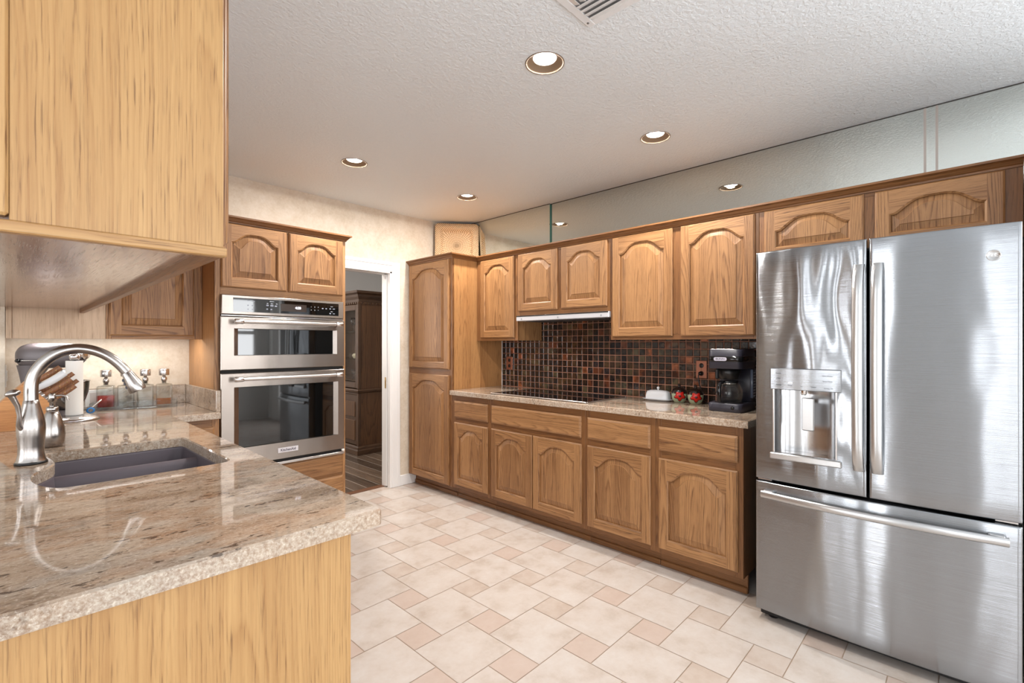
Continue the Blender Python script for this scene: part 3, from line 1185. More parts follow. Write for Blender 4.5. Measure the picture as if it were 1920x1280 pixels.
# ------------------------------------------------------------------ pantry
t = thing('pantry_cabinet', 'tall oak pantry cabinet with two arched doors in the corner by the doorway', 'cabinet', (XF + 0.3, 3.47, 0))
m = MB()
m.box((XF + 0.02, 3.156, 0.095), (XW - 0.001, YB - 0.001, 2.048), 0.0, 2)
m.build('body', wood('oak_side', C(182, 134, 86), C(134, 88, 50), C(80, 50, 28), strip=0.105, tone=0.5, band=0.6), t)
xf = frame_right(XF, YB - 0.002)
W = YB - 0.002 - 3.156
face_frame(xf, [(0, 0.03, 0.095, 2.048, 1), (W - 0.046, W, 0.095, 2.048, 1), (0.03, W - 0.046, 0.095, 0.12, 0), (0.03, W - 0.046, 1.02, 1.10, 0), (0.03, W - 0.046, 2.02, 2.048, 0)], t)
cab_door(xf, 0.02, YB - 0.002 - 3.193, 1.086, 2.027, t, rise=0.075)
cab_door(xf, 0.02, YB - 0.002 - 3.193, 0.104, 1.036, t, rise=0.075)
m = MB()
m.box((XF + 0.068, 3.157, 0.0005), (XF + 0.085, YB - 0.016, 0.095), 0.0, 1)
m.box((XF + 0.056, 3.157, 0.0005), (XF + 0.068, YB - 0.016, 0.035), 0.004, 1)
m.box((XF + 0.085, 3.157, 0.0005), (XW - 0.6 + 0.2, 3.17, 0.095), 0.0, 0)
m.build('toe_kick', OAK_D, t)

# ------------------------------------------------------------------ wall cabinets on the right wall
XU = 2.868


def wall_unit(y0, y1, z0, doors, dz0, dz1, label, stiles=(0.03, 0.03), depth=None):
    t = thing('wall_cabinet', label, 'cabinet', (XU + 0.15, (y0 + y1) / 2, z0), 'wall cabinets under the mirror')
    m = MB()
    m.box((XU + 0.02, y1 + 0.0005, z0), (XW - 0.024, y0 - 0.0005, 2.047), 0.0, 2)
    m.build('body', OAK, t)
    xf = frame_right(XU, y0)
    w = y0 - y1
    a, b = stiles[0], w - stiles[1]
    B = [(0.0005, a, z0 - 0.002, 2.047, 1), (b, w - 0.0005, z0 - 0.002, 2.047, 1), (a, b, z0 - 0.002, dz0 + 0.014, 0), (a, b, dz1 - 0.014, 2.047, 0)]
    for i in range(len(doors) - 1):
        B.append((y0 - doors[i][1] - 0.012, y0 - doors[i + 1][0] + 0.012, dz0 + 0.014, dz1 - 0.014, 1))
    face_frame(xf, B, t)
    for (l, r) in doors:
        cab_door(xf, y0 - l, y0 - r, dz0, dz1, t)
    return t


wall_unit(3.154, 2.662, 1.332, [(3.098, 2.694)], 1.354, 2.027, 'narrow oak wall cabinet with one arched door beside the pantry', (0.045, 0.04))
wall_unit(2.662, 1.787, 1.532, [(2.650, 2.248), (2.209, 1.810)], 1.566, 2.027, 'short two-door oak wall cabinet above the range hood', (0.03, 0.03))
wall_unit(1.787, 0.838, 1.332, [(1.768, 1.335), (1.284, 0.858)], 1.350, 2.027, 'wide two-door oak wall cabinet above the coffee maker', (0.03, 0.03))
wall_unit(0.838, -0.165, 1.742, [(0.810, 0.366), (0.323, -0.112)], 1.762, 2.027, 'shallow two-door oak wall cabinet above the refrigerator', (0.035, 0.06))
# crown moulding round pantry and wall cabinets
CP = [(0.0006, 2.030), (0.006, 2.030), (0.008, 2.038), (0.013, 2.042), (0.022, 2.053), (0.030, 2.058), (0.035, 2.060), (0.035, 2.070), (0.0006, 2.070)]
o = sweep([(XF, YB - 0.002), (XF, 3.156), (XU, 3.156), (XU, -0.165)][::-1], [(o_, z) for o_, z in CP], 'crown_moulding', OAK_D)
tag(o, 'oak crown moulding running along the tops of the pantry and wall cabinets', 'moulding')
# tall end panel at the far side of the refrigerator
m = MB()
m.box((2.53, -0.205, 0), (XW - 0.001, -0.182, 2.07), 0.001, 2)
o = m.build('end_panel', OAK_D, origin=(2.86, -0.19, 0))
tag(o, 'tall oak panel standing against the outer side of the refrigerator', 'panel')

# ------------------------------------------------------------------ right worktop, mosaic, cooktop, hood
o = slab([(2.558, 0.800), (XW - 0.016, 0.800), (XW - 0.016, 3.1545), (2.558, 3.1545)], [], TOPZ, 0.914, 'worktop', [GRANITE, GRANITE_E])
tag(o, 'beige granite worktop holding the cooktop and coffee maker', 'worktop')
m = MB()
m.m = 0
m.box((XW - 0.010, 0.70, TOPZ), (XW - 0.0005, 3.1545, 1.62))
m.m = 1
TS = 0.0502
for i in range(50):
    for j in range(16):
        y1 = 3.150 - i * TS
        z0 = 0.9165 + j * TS
        if y1 - TS < 0.70 or z0 + TS > 1.62:
            continue
        g = 0.0022
        dx = [rnd.uniform(0, 0.0012) for _ in range(4)]
        xf_ = XW - 0.0145
        q = [(y1 - g, z0 + g), (y1 - TS + g, z0 + g), (y1 - TS + g, z0 + TS - g), (y1 - g, z0 + TS - g)]
        c = 0.003
        qi = [(q[0][0] - c, q[0][1] + c), (q[1][0] + c, q[1][1] + c), (q[2][0] + c, q[2][1] - c), (q[3][0] - c, q[3][1] - c)]
        pts = [(XW - 0.010, a, b) for a, b in q] + [(xf_ + 0.0012 - dx[k], a, b) for k, (a, b) in enumerate(qi)]
        sd = rnd.random() * 0.999 + rnd.randint(0, 4)
        cy, cz = rnd.random() * 3, rnd.random() * 3
        gcs = [(p[1] + cy, p[2] + cz, sd) for p in pts]
        m.add(pts, [(4, 5, 6, 7), (0, 1, 5, 4), (1, 2, 6, 5), (2, 3, 7, 6), (3, 0, 4, 7)], gcs=gcs)
o = m.build('mosaic_backsplash', [COPPER_G, MOSAIC], origin=(XW, 1.9, 0.914))
tag(o, 'dark bronze square mosaic tiles covering the wall between counter and wall cabinets', 'backsplash')
m = MB()
m.box((XW - 0.018, 3.1495, 0.9145), (XW - 0.0100, 3.1545, 1.331), 0.001)
o = m.build('trim_4', WHITE_P)
struct(o)

t = thing('cooktop', 'black glass electric cooktop with thin steel edges set in the worktop', 'cooktop', (2.85, 2.24, 0.914))
m = MB()
m.box((2.618, 1.815, 0.9142), (3.085, 2.675, 0.9215), 0.002)
m.build('glass_top', GLASSK, t)
for (lo, hi) in (((2.585, 1.80, 0.9142), (2.607, 2.69, 0.925)), ((3.086, 1.80, 0.9142), (3.098, 2.69, 0.924)), ((2.607, 1.80, 0.9142), (3.086, 1.8145, 0.9235)), ((2.607, 2.6755, 0.9142), (3.086, 2.69, 0.9235))):
    m = MB()
    m.box(lo, hi, 0.003)
    m.build('edge_strip', CHROME_D, t)
m = MB()
m.box((2.6075, 1.815, 0.9142), (2.6175, 2.675, 0.918), 0.001)
m.build('front_groove', BLACK, t)

t = thing('range_hood', 'slim silver range hood under the short wall cabinet', 'range hood', (3.0, 2.22, 1.487))
m = MB()
m.box((2.845, 1.790, 1.487), (3.17, 2.658, 1.529), 0.003)
m.build('body', HOODM, t)
m = MB()
m.box((2.8435, 1.792, 1.5205), (2.8455, 2.656, 1.5285), 0.0005)
m.build('top_seam', GAP, t)
m = MB()
m.box((2.90, 1.85, 1.4835), (3.14, 2.60, 1.4875), 0.001)
m.build('filter', simple('hood_filter', C(90, 92, 96), 0.5, 0.5), t)
for y in (2.60, 2.23, 1.85):
    m = MB()
    m.box((2.8425, y - 0.006, 1.497), (2.8455, y + 0.006, 1.509), 0.001)
    m.build('switch', simple('hood_switch', C(150, 152, 158), 0.4) if y > 2.5 else bpy.data.materials['hood_switch'], t)


def outlet(y, z, label, plug=False):
    t = thing('wall_outlet', label, 'outlet', (XW - 0.0155, y, z), 'copper outlets in the mosaic')
    x = XW - 0.0155
    m = MB()
    m.box((x - 0.006, y - 0.037, z - 0.059), (x - 0.0001, y + 0.037, z + 0.059), 0.003)
    m.build('cover_plate', COPPER, t)
    for dz in (0.026, -0.026):
        m = MB()
        m.lathe([(0.0001, -0.0082), (0.0135, -0.0082), (0.0155, -0.0058)], (x, y, z + dz), 24, axis='x', sx=1.0, sy=1.05)
        s = m.build('socket', simple('socket_black', C(26, 20, 18), 0.4) if 'socket_black' not in bpy.data.materials else bpy.data.materials['socket_black'], t)
    m = MB()
    m.lathe([(0.0001, -0.0075), (0.003, -0.007), (0.0035, -0.0055)], (x, y, z), 12, axis='x')
    m.build('screw', BRASS, t)
    return t


outlet(3.052, 1.128, 'copper electrical outlet with nothing plugged in, at the pantry end of the mosaic')
outlet(1.283, 1.133, 'copper electrical outlet with a black cord plugged in, behind the coffee maker')
# the coffee maker's cord
t = thing('power_cord', 'black power cord hanging from the copper outlet down to the counter', 'cord', (3.15, 1.25, 0.918))
m = MB()
x = XW - 0.0245
m.lathe([(0.0001, -0.026), (0.008, -0.026), (0.013, -0.018), (0.013, 0.0)], (x, 1.283, 1.107), 16, axis='x')
m.build('plug', BLACK, t)
m = MB()
pts = [(x - 0.026, 1.283, 1.106), (x - 0.034, 1.288, 1.095), (x - 0.034, 1.287, 1.06), (x - 0.028, 1.272, 1.0), (x - 0.024, 1.268, 0.95), (x - 0.03, 1.262, 0.922), (x - 0.04, 1.23, 0.9185), (x - 0.05, 1.17, 0.9185), (x - 0.06, 1.112, 0.9185)]
m.tube(pts, 0.0036, 10)
m.build('cable', BLACK, t)

# ------------------------------------------------------------------ refrigerator
FY0, FY1 = 0.734, -0.139
FYC = (FY0 + FY1) / 2
FW = FY0 - FY1


def fx(y, base=2.46, bulge=0.022):
    q = (y - FYC) / (FW / 2)
    return base - bulge * (1 - q * q)


t = thing('refrigerator', 'large stainless steel french door refrigerator with water dispenser', 'refrigerator', (2.83, FYC, 0))
m = MB()
m.box((2.545, FY1 + 0.006, 0.03), (3.15, FY0 - 0.006, 1.715), 0.004)
m.build('case', LINER, t)
m = MB()
m.box((2.50, FY1 + 0.01, 0.012), (2.56, FY0 - 0.01, 0.046), 0.003)
m.build('base_grille', BLACK, t)
for y in (FY0 - 0.06, FY1 + 0.06):
    m = MB()
    m.lathe([(0.0001, 0.0), (0.022, 0.0), (0.022, 0.012), (0.012, 0.03)], (2.53, y, 0.0002), 16)
    m.build('foot', BLACK, t)


def fridge_front(ya, yb, za, zb, holes=(), ny=40, nz=12, rr=0.006, name='door', mat=None, th=0.075):
    """contoured door: ya > yb; rounded edges; optional rectangular hole (y0>y1,z0<z1)"""
    ys_ = [ya - (ya - yb) * i / ny for i in range(ny + 1)]
    zs_ = [za + (zb - za) * i / nz for i in range(nz + 1)]
    ys_ = sorted(set([round(v, 5) for v in ys_ if rr < ya - v < (ya - yb) - rr] + [ya, ya - rr * 0.3, ya - rr, yb, yb + rr * 0.3, yb + rr] + [v for h in holes for v in h[:2]]), reverse=True)
    zs_ = sorted(set([round(v, 5) for v in zs_ if rr < v - za < (zb - za) - rr] + [za, za + rr * 0.3, za + rr, zb, zb - rr * 0.3, zb - rr] + [v for h in holes for v in h[2:]]))

    def rec(d):
        return 0 if d >= rr else rr - math.sqrt(max(0, rr * rr - (rr - d) ** 2))
    m = MB()
    pts = {}
    P = []
    for j, z in enumerate(zs_):
        for i, y in enumerate(ys_):
            d = min(ya - y, y - yb, z - za, zb - z)
            pts[i, j] = len(P)
            P.append((fx(y) + rec(max(0, d)), y, z))
    F = []
    for j in range(len(zs_) - 1):
        for i in range(len(ys_) - 1):
            yc, zc = (ys_[i] + ys_[i + 1]) / 2, (zs_[j] + zs_[j + 1]) / 2
            if any(h[1] < yc < h[0] and h[2] < zc < h[3] for h in holes):
                continue
            F.append((pts[i, j], pts[i + 1, j], pts[i + 1, j + 1], pts[i, j + 1]))
    m.add(P, F, smooth=True)
    xb = 2.46 + th
    ring = [pts[i, 0] for i in range(len(ys_))] + [pts[len(ys_) - 1, j] for j in range(1, len(zs_))] + [pts[i, len(zs_) - 1] for i in range(len(ys_) - 2, -1, -1)] + [pts[0, j] for j in range(len(zs_) - 2, 0, -1)]
    rp = [P[i] for i in ring]
    m.grid([rp, [(xb, y, z) for x, y, z in rp]], close_u=True, smooth=False)
    m.add([(xb, ya, za), (xb, yb, za), (xb, yb, zb), (xb, ya, zb)], [(0, 1, 2, 3)])
    return m.build(name, mat, t)


ZD = 0.655
MIDY = 0.2985
HOLE = (0.655, 0.405, 0.806, 1.094)
ld = fridge_front(FY0, MIDY + 0.004, 0.668, 1.735, [HOLE], 30, 14, name='door', mat=FRIDGE_W)
ld['label'] = 'door with water dispenser'
rd = fridge_front(MIDY - 0.004, FY1, 0.668, 1.735, [], 34, 14, name='door', mat=FRIDGE)
rd['label'] = 'plain door'
fd = fridge_front(FY0, FY1, 0.048, 0.655, [], 60, 10, name='freezer_drawer', mat=FRIDGE)


def fridge_handle(parent, y, z0, z1):
    m = MB()
    rows = []
    N = 24
    for i in range(N + 1):
        s = i / N
        z = z0 + (z1 - z0) * s
        e = min(s, 1 - s)
        out = 0.012 + 0.036 * min(1.0, (e / 0.10)) ** 0.6 + 0.010 * math.sin(PI * s)
        x = fx(y) - out
        w = 0.0195
        prof = [(0.012, w), (0.004, w), (-0.003, w * 0.86), (-0.006, w * 0.4), (-0.0065, 0), (-0.006, -w * 0.4), (-0.003, -w * 0.86), (0.004, -w), (0.012, -w)]
        rows.append([(x + a, y + b, z) for a, b in prof])
    m.grid(rows, close_u=True, smooth=True)
    m.add(rows[0], [list(range(9))])
    m.add(rows[-1], [list(range(9))[::-1]])
    m.box((fx(y) - 0.016, y - 0.018, z0), (fx(y) + 0.002, y + 0.018, z0 + 0.03), 0.002)
    m.box((fx(y) - 0.016, y - 0.018, z1 - 0.03), (fx(y) + 0.002, y + 0.018, z1), 0.002)
    return m.build('handle', FRIDGE_H, parent)


fridge_handle(ld, 0.328, 0.775, 1.63)
fridge_handle(rd, 0.266, 0.775, 1.63)
m = MB()
pts = []
for i in range(31):
    s = i / 30
    y = 0.700 + (-0.105 - 0.700) * s
    e = min(s, 1 - s)
    pts.append((fx(y) - 0.030 - 0.014 * math.sin(PI * s), y, 0.603))
m.tube(pts, 0.0165, 16, flat=(1.0, 0.62), up=(0, 0, 1))
for y in (0.672, -0.075):
    m.box((fx(y) - 0.034, y - 0.022, 0.598), (fx(y) + 0.001, y + 0.022, 0.622), 0.004)
m.build('handle', FRIDGE_H, fd)
# dispenser
xs0 = fx(0.53)
m = MB()
m.box((xs0 - 0.012, 0.389, 1.094), (xs0 + 0.02, 0.664, 1.191), 0.003)
cp_ = m.build('control_panel', OVEN if False else FRIDGE, ld)
m = MB()
rows = []
for z in (0.80, 0.9, 1.0, 1.097):
    row = []
    for i in range(25):
        a = PI * i / 24
        row.append((xs0 + 0.014 + 0.072 * math.sin(a) ** 0.75, 0.530 + 0.122 * math.cos(a), z))
    rows.append(row)
m.grid(rows, smooth=True)
m.build('dispenser_recess', steel('recess_steel', C(196, 197, 199), 0.2, 0.0), ld)
m = MB()
for (a, b) in ((0.648, 0.656), (0.404, 0.412)):
    m.box((xs0 - 0.006, a, 0.803), (xs0 + 0.02, b, 1.096), 0.002)
m.build('recess_trim', CHROME_D, ld)
m = MB()
rows = []
for (z, dx) in ((0.774, 0.0), (0.802, 0.0)):
    rows.append([(xs0 - 0.016, 0.666, z), (xs0 - 0.02, 0.53, z), (xs0 - 0.012, 0.388, z)])
m.box((xs0 - 0.016, 0.388, 0.774), (xs0 + 0.02, 0.666, 0.803), 0.004)
for k in range(9):
    pass
m.build('drip_tray', FRIDGE_H, ld)
m = MB()
rows = [[(xs0 + 0.014 + 0.07 * math.sin(PI * i / 24) ** 0.75, 0.530 + 0.12 * math.cos(PI * i / 24), 0.8035) for i in range(25)], [(xs0 - 0.012, 0.530 + 0.12 * math.cos(PI * i / 24), 0.8035) for i in range(25)]]
m.grid(rows, smooth=False)
m.build('drip_grate', CHROME_D, ld)
m = MB()
m.box((xs0 + 0.008, 0.493, 0.915), (xs0 + 0.020, 0.541, 1.062), 0.004)
m.box((xs0 + 0.02, 0.503, 1.03), (xs0 + 0.06, 0.531, 1.05), 0.002)
m.build('paddle', FRIDGE_H, ld)
m = MB()
m.lathe([(0.013, 0.024), (0.013, 0.008), (0.009, 0.0), (0.0001, 0.0)], (xs0 + 0.022, 0.535, 1.072), 16)
m.build('spout', CHROME, ld)
XP = xs0 - 0.0128


def ftext(s_, size, y, z, mat=INK2, parent=None):
    return text(s_, size, Matrix.Translation((XP, y, z)) @ Matrix(((0, 0, -1, 0), (-1, 0, 0, 0), (0, 1, 0, 0), (0, 0, 0, 1))), mat, 'printed_words', parent or cp_)


for s_, y, z, sz in (('Freezer', 0.629, 1.168, 0.007), ('Fridge', 0.629, 1.146, 0.007), ('Settings', 0.628, 1.116, 0.007), ('Water', 0.582, 1.115, 0.007), ('Ice', 0.536, 1.113, 0.007),
                     ('Cubed', 0.490, 1.112, 0.007), ('Precise Fill', 0.435, 1.109, 0.0075), ('Hot Water', 0.438, 1.163, 0.0085), ('Brew Now', 0.438, 1.139, 0.008)):
    ftext(s_, sz, y, z)
m = MB()
m.box((XP - 0.0004, 0.573, 1.1245), (XP + 0.002, 0.589, 1.128))
m.build('indicator', LCD, cp_)
# maker's roundel on the right door
yl, zl = -0.067, 1.622
t2 = MB()
t2.lathe([(0.0001, -0.0015), (0.0155, -0.0015), (0.017, -0.003), (0.0195, -0.003), (0.0205, 0.002)], (fx(yl), yl, zl), 40, axis='x')
rl = t2.build('roundel', FRIDGE_H, rd)
text('GE', 0.019, Matrix.Translation((fx(yl) - 0.002, yl, zl)) @ Matrix(((0, 0, -1, 0), (-1, 0, 0, 0), (0, 1, 0, 0), (0, 0, 0, 1))), CHROME_D, 'monogram', rl, 0.0008, shear=0.25)
for y in (0.70, -0.10):
    m = MB()
    m.box((2.478, y - 0.03, 0.6565), (2.535, y + 0.03, 0.6665), 0.002)
    m.build('hinge', CHROME_D, t)
m = MB()
m.box((2.535, FY1 + 0.01, 0.5), (2.546, FY0 - 0.01, 1.70))
m.build('door_gasket', GAP, t)

# ------------------------------------------------------------------ oven cabinet and wall oven
OY = 3.215
OX0, OX1 = 0.840, 1.658
t = thing('oven_cabinet', 'tall oak cabinet holding the double oven, two arched doors on top', 'cabinet', ((OX0 + OX1) / 2, 3.5, 0))
SIDE_OAK = bpy.data.materials['oak_side']
m = MB()
m.box((OX0, OY + 0.02, 0.1), (OX0 + 0.018, YB - 0.001, 2.045), 0, 2)
m.build('side_panel', SIDE_OAK, t)
m = MB()
m.box((OX1 - 0.018, OY + 0.02, 0.0), (OX1, YB - 0.021, 2.045), 0, 2)
m.build('side_panel', SIDE_OAK, t)
m = MB()
m.box((OX0 + 0.018, OY + 0.02, 1.62), (OX1 - 0.018, YB - 0.001, 2.045), 0, 2)
m.box((OX0 + 0.018, OY + 0.02, 0.1), (OX1 - 0.018, YB - 0.001, 0.52), 0, 2)
m.box((OX0 + 0.018, YB - 0.02, 0.52), (OX1 - 0.018, YB - 0.001, 1.62), 0, 2)
m.build('body', OAK_D, t)
xf = frame_back(OX0, OY)
w = OX1 - OX0
face_frame(xf, [(0, 0.032, 0.1, 2.045, 1), (w - 0.026, w, 0.1, 2.045, 1), (0.032, w - 0.026, 1.597, 1.652, 0), (0.032, w - 0.026, 2.0, 2.045, 0), (0.032, w - 0.026, 0.495, 0.53, 0),
                (0.032, w - 0.026, 0.36, 0.395, 0), (0.032, w - 0.026, 0.1, 0.14, 0), (0.4, 0.432, 1.652, 2.0, 1)], t, mat=OAK)
cab_door(xf, 0.030, 0.408, 1.642, 2.026, t)
cab_door(xf, 0.421, 0.794, 1.642, 2.026, t)
drawer_front(xf, 0.028, w - 0.022, 0.392, 0.528, t)
drawer_front(xf, 0.028, w - 0.022, 0.125, 0.380, t)
m = MB()
m.box((OX0, OY + 0.075, 0.0005), (OX1 - 0.019, OY + 0.09, 0.1), 0, 0)
m.build('toe_kick', OAK_D, t)
sweep([(OX0 - 0.0, OY), (OX1, OY), (OX1, YB - 0.024)][::1][::-1], [(o_, z) for o_, z in CP], 'crown', OAK_D, t)

t = thing('wall_oven', 'stainless double wall oven, small upper oven over a large lower oven', 'oven', (1.25, 3.2, 0.53))
OXL, OXR = 0.868, 1.632
YF = 3.185      # door faces


def steel_ring(x0, x1, z0, z1, hx0, hx1, hz0, hz1, y0, y1, bev, mat, name, parent):
    """a door slab with a window opening; the opening's sides slope in"""
    m = MB()
    e = 0.004
    o0 = [(x0, z0), (x1, z0), (x1, z1), (x0, z1)]
    o1 = [(x0 + e, z0 + e), (x1 - e, z0 + e), (x1 - e, z1 - e), (x0 + e, z1 - e)]
    h0 = [(hx0, hz0), (hx1, hz0), (hx1, hz1), (hx0, hz1)]
    bx, bz = bev
    h1 = [(hx0 + bx, hz0 + bz), (hx1 - bx, hz0 + bz), (hx1 - bx, hz1 - bz), (hx0 + bx, hz1 - bz)]
    L = [[(x, y, z) for x, z in o] for o, y in ((o0, y1), (o0, y0 + e), (o1, y0), (h0, y0), (h1, y0 + 0.014), (h1, y1))]
    m.grid(L, close_u=True, smooth=False)
    return m.build(name, mat, parent)


def oven_handle(z, parent):
    m = MB()
    m.tube([(0.925, YF - 0.052, z), (1.0, YF - 0.055, z), (1.25, YF - 0.057, z), (1.5, YF - 0.055, z), (1.595, YF - 0.052, z)], 0.0105, 18)
    h = m.build('handle', CHROME_D, parent)
    for x in (0.947, 1.573):
        m = MB()
        m.lathe([(0.0001, -0.024), (0.0135, -0.024), (0.0155, -0.021), (0.0155, 0.021), (0.0135, 0.024), (0.0001, 0.024)], (x, YF - 0.053, z), 24, axis='x')
        m.box((x - 0.012, YF - 0.05, z - 0.012), (x + 0.012, YF + 0.001, z + 0.012), 0.004)
        m.build('handle_mount', CHROME_D, h)
    return h


# control panel
cpn = steel_ring(OXL, OXR, 1.480, 1.597, 0.93, 1.594, 1.497, 1.581, YF + 0.002, YF + 0.04, (0.001, 0.001), OVEN, 'control_panel', t)
m = MB()
m.box((0.9305, YF + 0.004, 1.4975), (1.5935, YF + 0.03, 1.5805))
dg_ = m.build('display_glass', OVEN_GL, cpn)
m = MB()
m.box((1.205, YF + 0.0032, 1.513), (1.37, YF + 0.0042, 1.560))
m.build('screen', TINT, dg_)
OT = Matrix.Translation((0, YF + 0.0036, 0)) @ Matrix(((1, 0, 0, 0), (0, 0, -1, 0), (0, 1, 0, 0), (0, 0, 0, 1)))


def otext(s_, size, x, z, mat=PRINT, name='printed_words', dy=0.0):
    text(s_, size, Matrix.Translation((x, dy, z)) @ OT, mat, name, dg_, 0.0002, bold=0.0003)


otext('4:28', 0.022, 1.315, 1.537, LCD, 'clock_digits', -0.0008)
for s_, x, z in (('Off', 1.125, 1.556), ('Start', 1.152, 1.556), ('Set', 1.181, 1.556)):
    otext(s_, 0.007, x, z)
otext('Microwave', 0.006, 1.152, 1.570)
m = MB()
for x, z, w_, h_ in ((1.118, 1.540, 0.017, 0.011), (1.142, 1.539, 0.022, 0.012), (1.168, 1.538, 0.017, 0.010), (1.118, 1.517, 0.012, 0.010), (1.143, 1.516, 0.012, 0.010),
                     (1.475, 1.540, 0.013, 0.009), (1.500, 1.540, 0.013, 0.009), (1.528, 1.541, 0.014, 0.008), (1.552, 1.541, 0.018, 0.007), (1.528, 1.508, 0.014, 0.010), (1.552, 1.509, 0.018, 0.006),
                     (1.010, 1.565, 0.02, 0.004), (1.035, 1.562, 0.02, 0.004), (1.010, 1.535, 0.008, 0.009), (1.035, 1.535, 0.008, 0.009), (1.010, 1.512, 0.008, 0.008), (1.035, 1.512, 0.008, 0.008)):
    m.box((x, YF + 0.0030, z), (x + w_ * 0.85, YF + 0.0038, z + h_ * 0.75), 0.0003)
m.build('key_symbols', simple('key_print', C(150, 156, 170), 0.5), dg_)
for k, s_ in enumerate('123456'):
    otext(s_, 0.009, 1.402 + (k % 3) * 0.024, 1.550 - (k // 3) * 0.021)
otext('Lower', 0.0065, 1.545, 1.559)
otext('Timer', 0.0065, 1.545, 1.525)
# upper door
ud = steel_ring(OXL - 0.004, OXR + 0.004, 1.146, 1.466, 0.935, 1.582, 1.232, 1.396, YF, YF + 0.04, (0.026, 0.003), OVEN, 'upper_door', t)
m = MB()
m.box((0.936, YF + 0.0135, 1.233), (1.581, YF + 0.03, 1.395))
m.build('window', OVEN_GL, ud)
oven_handle(1.437, ud)
# lower door
lo = steel_ring(OXL - 0.004, OXR + 0.004, 0.566, 1.126, 0.935, 1.590, 0.672, 1.042, YF, YF + 0.04, (0.030, 0.003), OVEN, 'lower_door', t)
m = MB()
m.box((0.936, YF + 0.0135, 0.673), (1.589, YF + 0.03, 1.041))
m.build('window', OVEN_GL, lo)
oven_handle(1.092, lo)
m = MB()
m.box((1.186, YF - 0.003, 0.607), (1.314, YF + 0.001, 0.638), 0.001)
bd = m.build('badge', simple('badge_white', C(224, 222, 228), 0.35), lo)
text('KitchenAid', 0.023, Matrix.Translation((1.25, YF - 0.0034, 0.6225)) @ Matrix(((0.92, 0, 0, 0), (0, 0, -1, 0), (0, 1, 0, 0), (0, 0, 0, 1))), INK, 'brand_words', bd, 0.0003, bold=0.0004)
m = MB()
m.box((OXL, YF + 0.012, 1.124), (OXR, YF + 0.045, 1.148))
m.box((OXL, YF + 0.012, 1.464), (OXR, YF + 0.045, 1.482))
m.box((OXL, YF + 0.012, 0.54), (OXR, YF + 0.045, 0.568))
m.box((OXL + 0.02, YF + 0.045, 0.54), (OXR - 0.02, YB - 0.1, 1.59))
m.build('oven_body', GAP, t)
m = MB()
m.box((OXL - 0.002, YF + 0.002, 0.532), (OXR + 0.006, YF + 0.028, 0.549), 0.002)
m.build('vent_trim', CHROME_D, t)
m = MB()
m.box((OXR - 0.016, YF - 0.004, 0.552), (OXR + 0.004, YF + 0.012, 0.566), 0.002)
m.build('hinge_cap', WHITE_P, t)
m = MB()
m.box((OXL, YF + 0.006, 1.470), (OXR, YF + 0.03, 1.476), 0.001)
m.build('door_seam_trim', CHROME_D, t)

# ------------------------------------------------------------------ left wall cabinets hung over the peninsula
t = thing('hanging_cabinet', 'large yellow oak cabinet hanging over the granite peninsula, plain end panel towards the room', 'cabinet', (0.13, 2.2, 1.468))
HX0, HX1, HY0, HY1 = -0.045, 0.287, 1.036, 3.462
m = MB()
m.box((0.0015, HY0, 1.486), (HX1 - 0.001, HY0 + 0.018, 2.3), 0.001, 2)
m.build('end_panel', OAK_LIT, t)
m = MB()
m.box((HX0, HY0 - 0.006, 1.492), (0.0012, HY0 + 0.03, 2.3), 0.004, 2)
m.build('corner_post', OAK_LIT, t)
m = MB()
m.box((HX0 + 0.005, HY0 + 0.018, 1.486), (HX1 - 0.02, HY1, 2.3), 0.0, 1)
GLOSSY_WOOD = wood('underside_veneer', C(178, 150, 132), C(150, 122, 106), C(112, 86, 74), rough=0.13, band=0.5, strip=0.5, tone=0.1)
m.build('body', GLOSSY_WOOD, t)
m = MB()
m.box((HX0, HY0 - 0.004, 1.468), (HX1 + 0.004, HY0 + 0.018, 1.486), 0.002, 0)
m.build('bottom_trim', OAK_LIT, t)
xf = frame_left(HX1, HY0 + 0.018)
L_ = HY1 - HY0 - 0.018
m = MB()
m.box((HX1 - 0.02, HY0 + 0.018, 1.468), (HX1, HY1, 1.52), 0.0015, 1)
m.box((HX1 - 0.02, HY0 + 0.018, 1.52), (HX1, HY1, 2.3), 0.0, 1)
m.build('face_frame', OAK_D, t)
m = MB()
m.box((HX0, HY0 + 0.03, 1.468), (HX0 + 0.02, HY1, 2.3), 0.0015, 1)
m.build('back_frame', OAK_D, t)
nd = 5
for k in range(nd):
    a = 0.012 + k * (L_ - 0.02) / nd
    cab_door(xf, a, a + (L_ - 0.02) / nd - 0.012, 1.497, 2.06, t)

t = thing('corner_wall_cabinet', 'oak wall cabinet on the back wall above the glass bottles, one square raised panel door', 'cabinet', (0.4, 3.6, 1.33))
m = MB()
m.box((0.0, 3.487, 1.362), (OX0 - 0.001, YB - 0.001, 2.045), 0, 2)
m.build('body', OAK, t)
m = MB()
m.box((0.06, 3.53, 1.352), (0.78, 3.58, 1.3615), 0.002)
m.build('added_light_strip', simple('added_strip_glow', (1, 1, 1, 1), 0.5, emis=(1, 0.97, 0.93, 1), emis_s=1.5), t)  # unseen glowing strip added to brighten the dark counter corner
area('added_strip_lamp', (0.42, 3.555, 1.350), (0, 0, 0), 0.70, 0.04, 3.4, (1.0, 0.97, 0.93))  # added lamp below the strip, lifts the wall and bottles
xf = frame_back(0.0, 3.468)
DAYLIT_OAK = wood('daylit_oak', C(206, 178, 150), C(172, 142, 112), C(120, 92, 66), strip=0.3, tone=0.15, band=0.7)  # oak paled in its colour to show strong daylight on the panel
m = MB(xf)
m.box((0.0155, 1.330, -0.02), (0.375, 2.045, 0), 0.001, 1)
m.build('blank_panel', DAYLIT_OAK, t)
m = MB(xf)
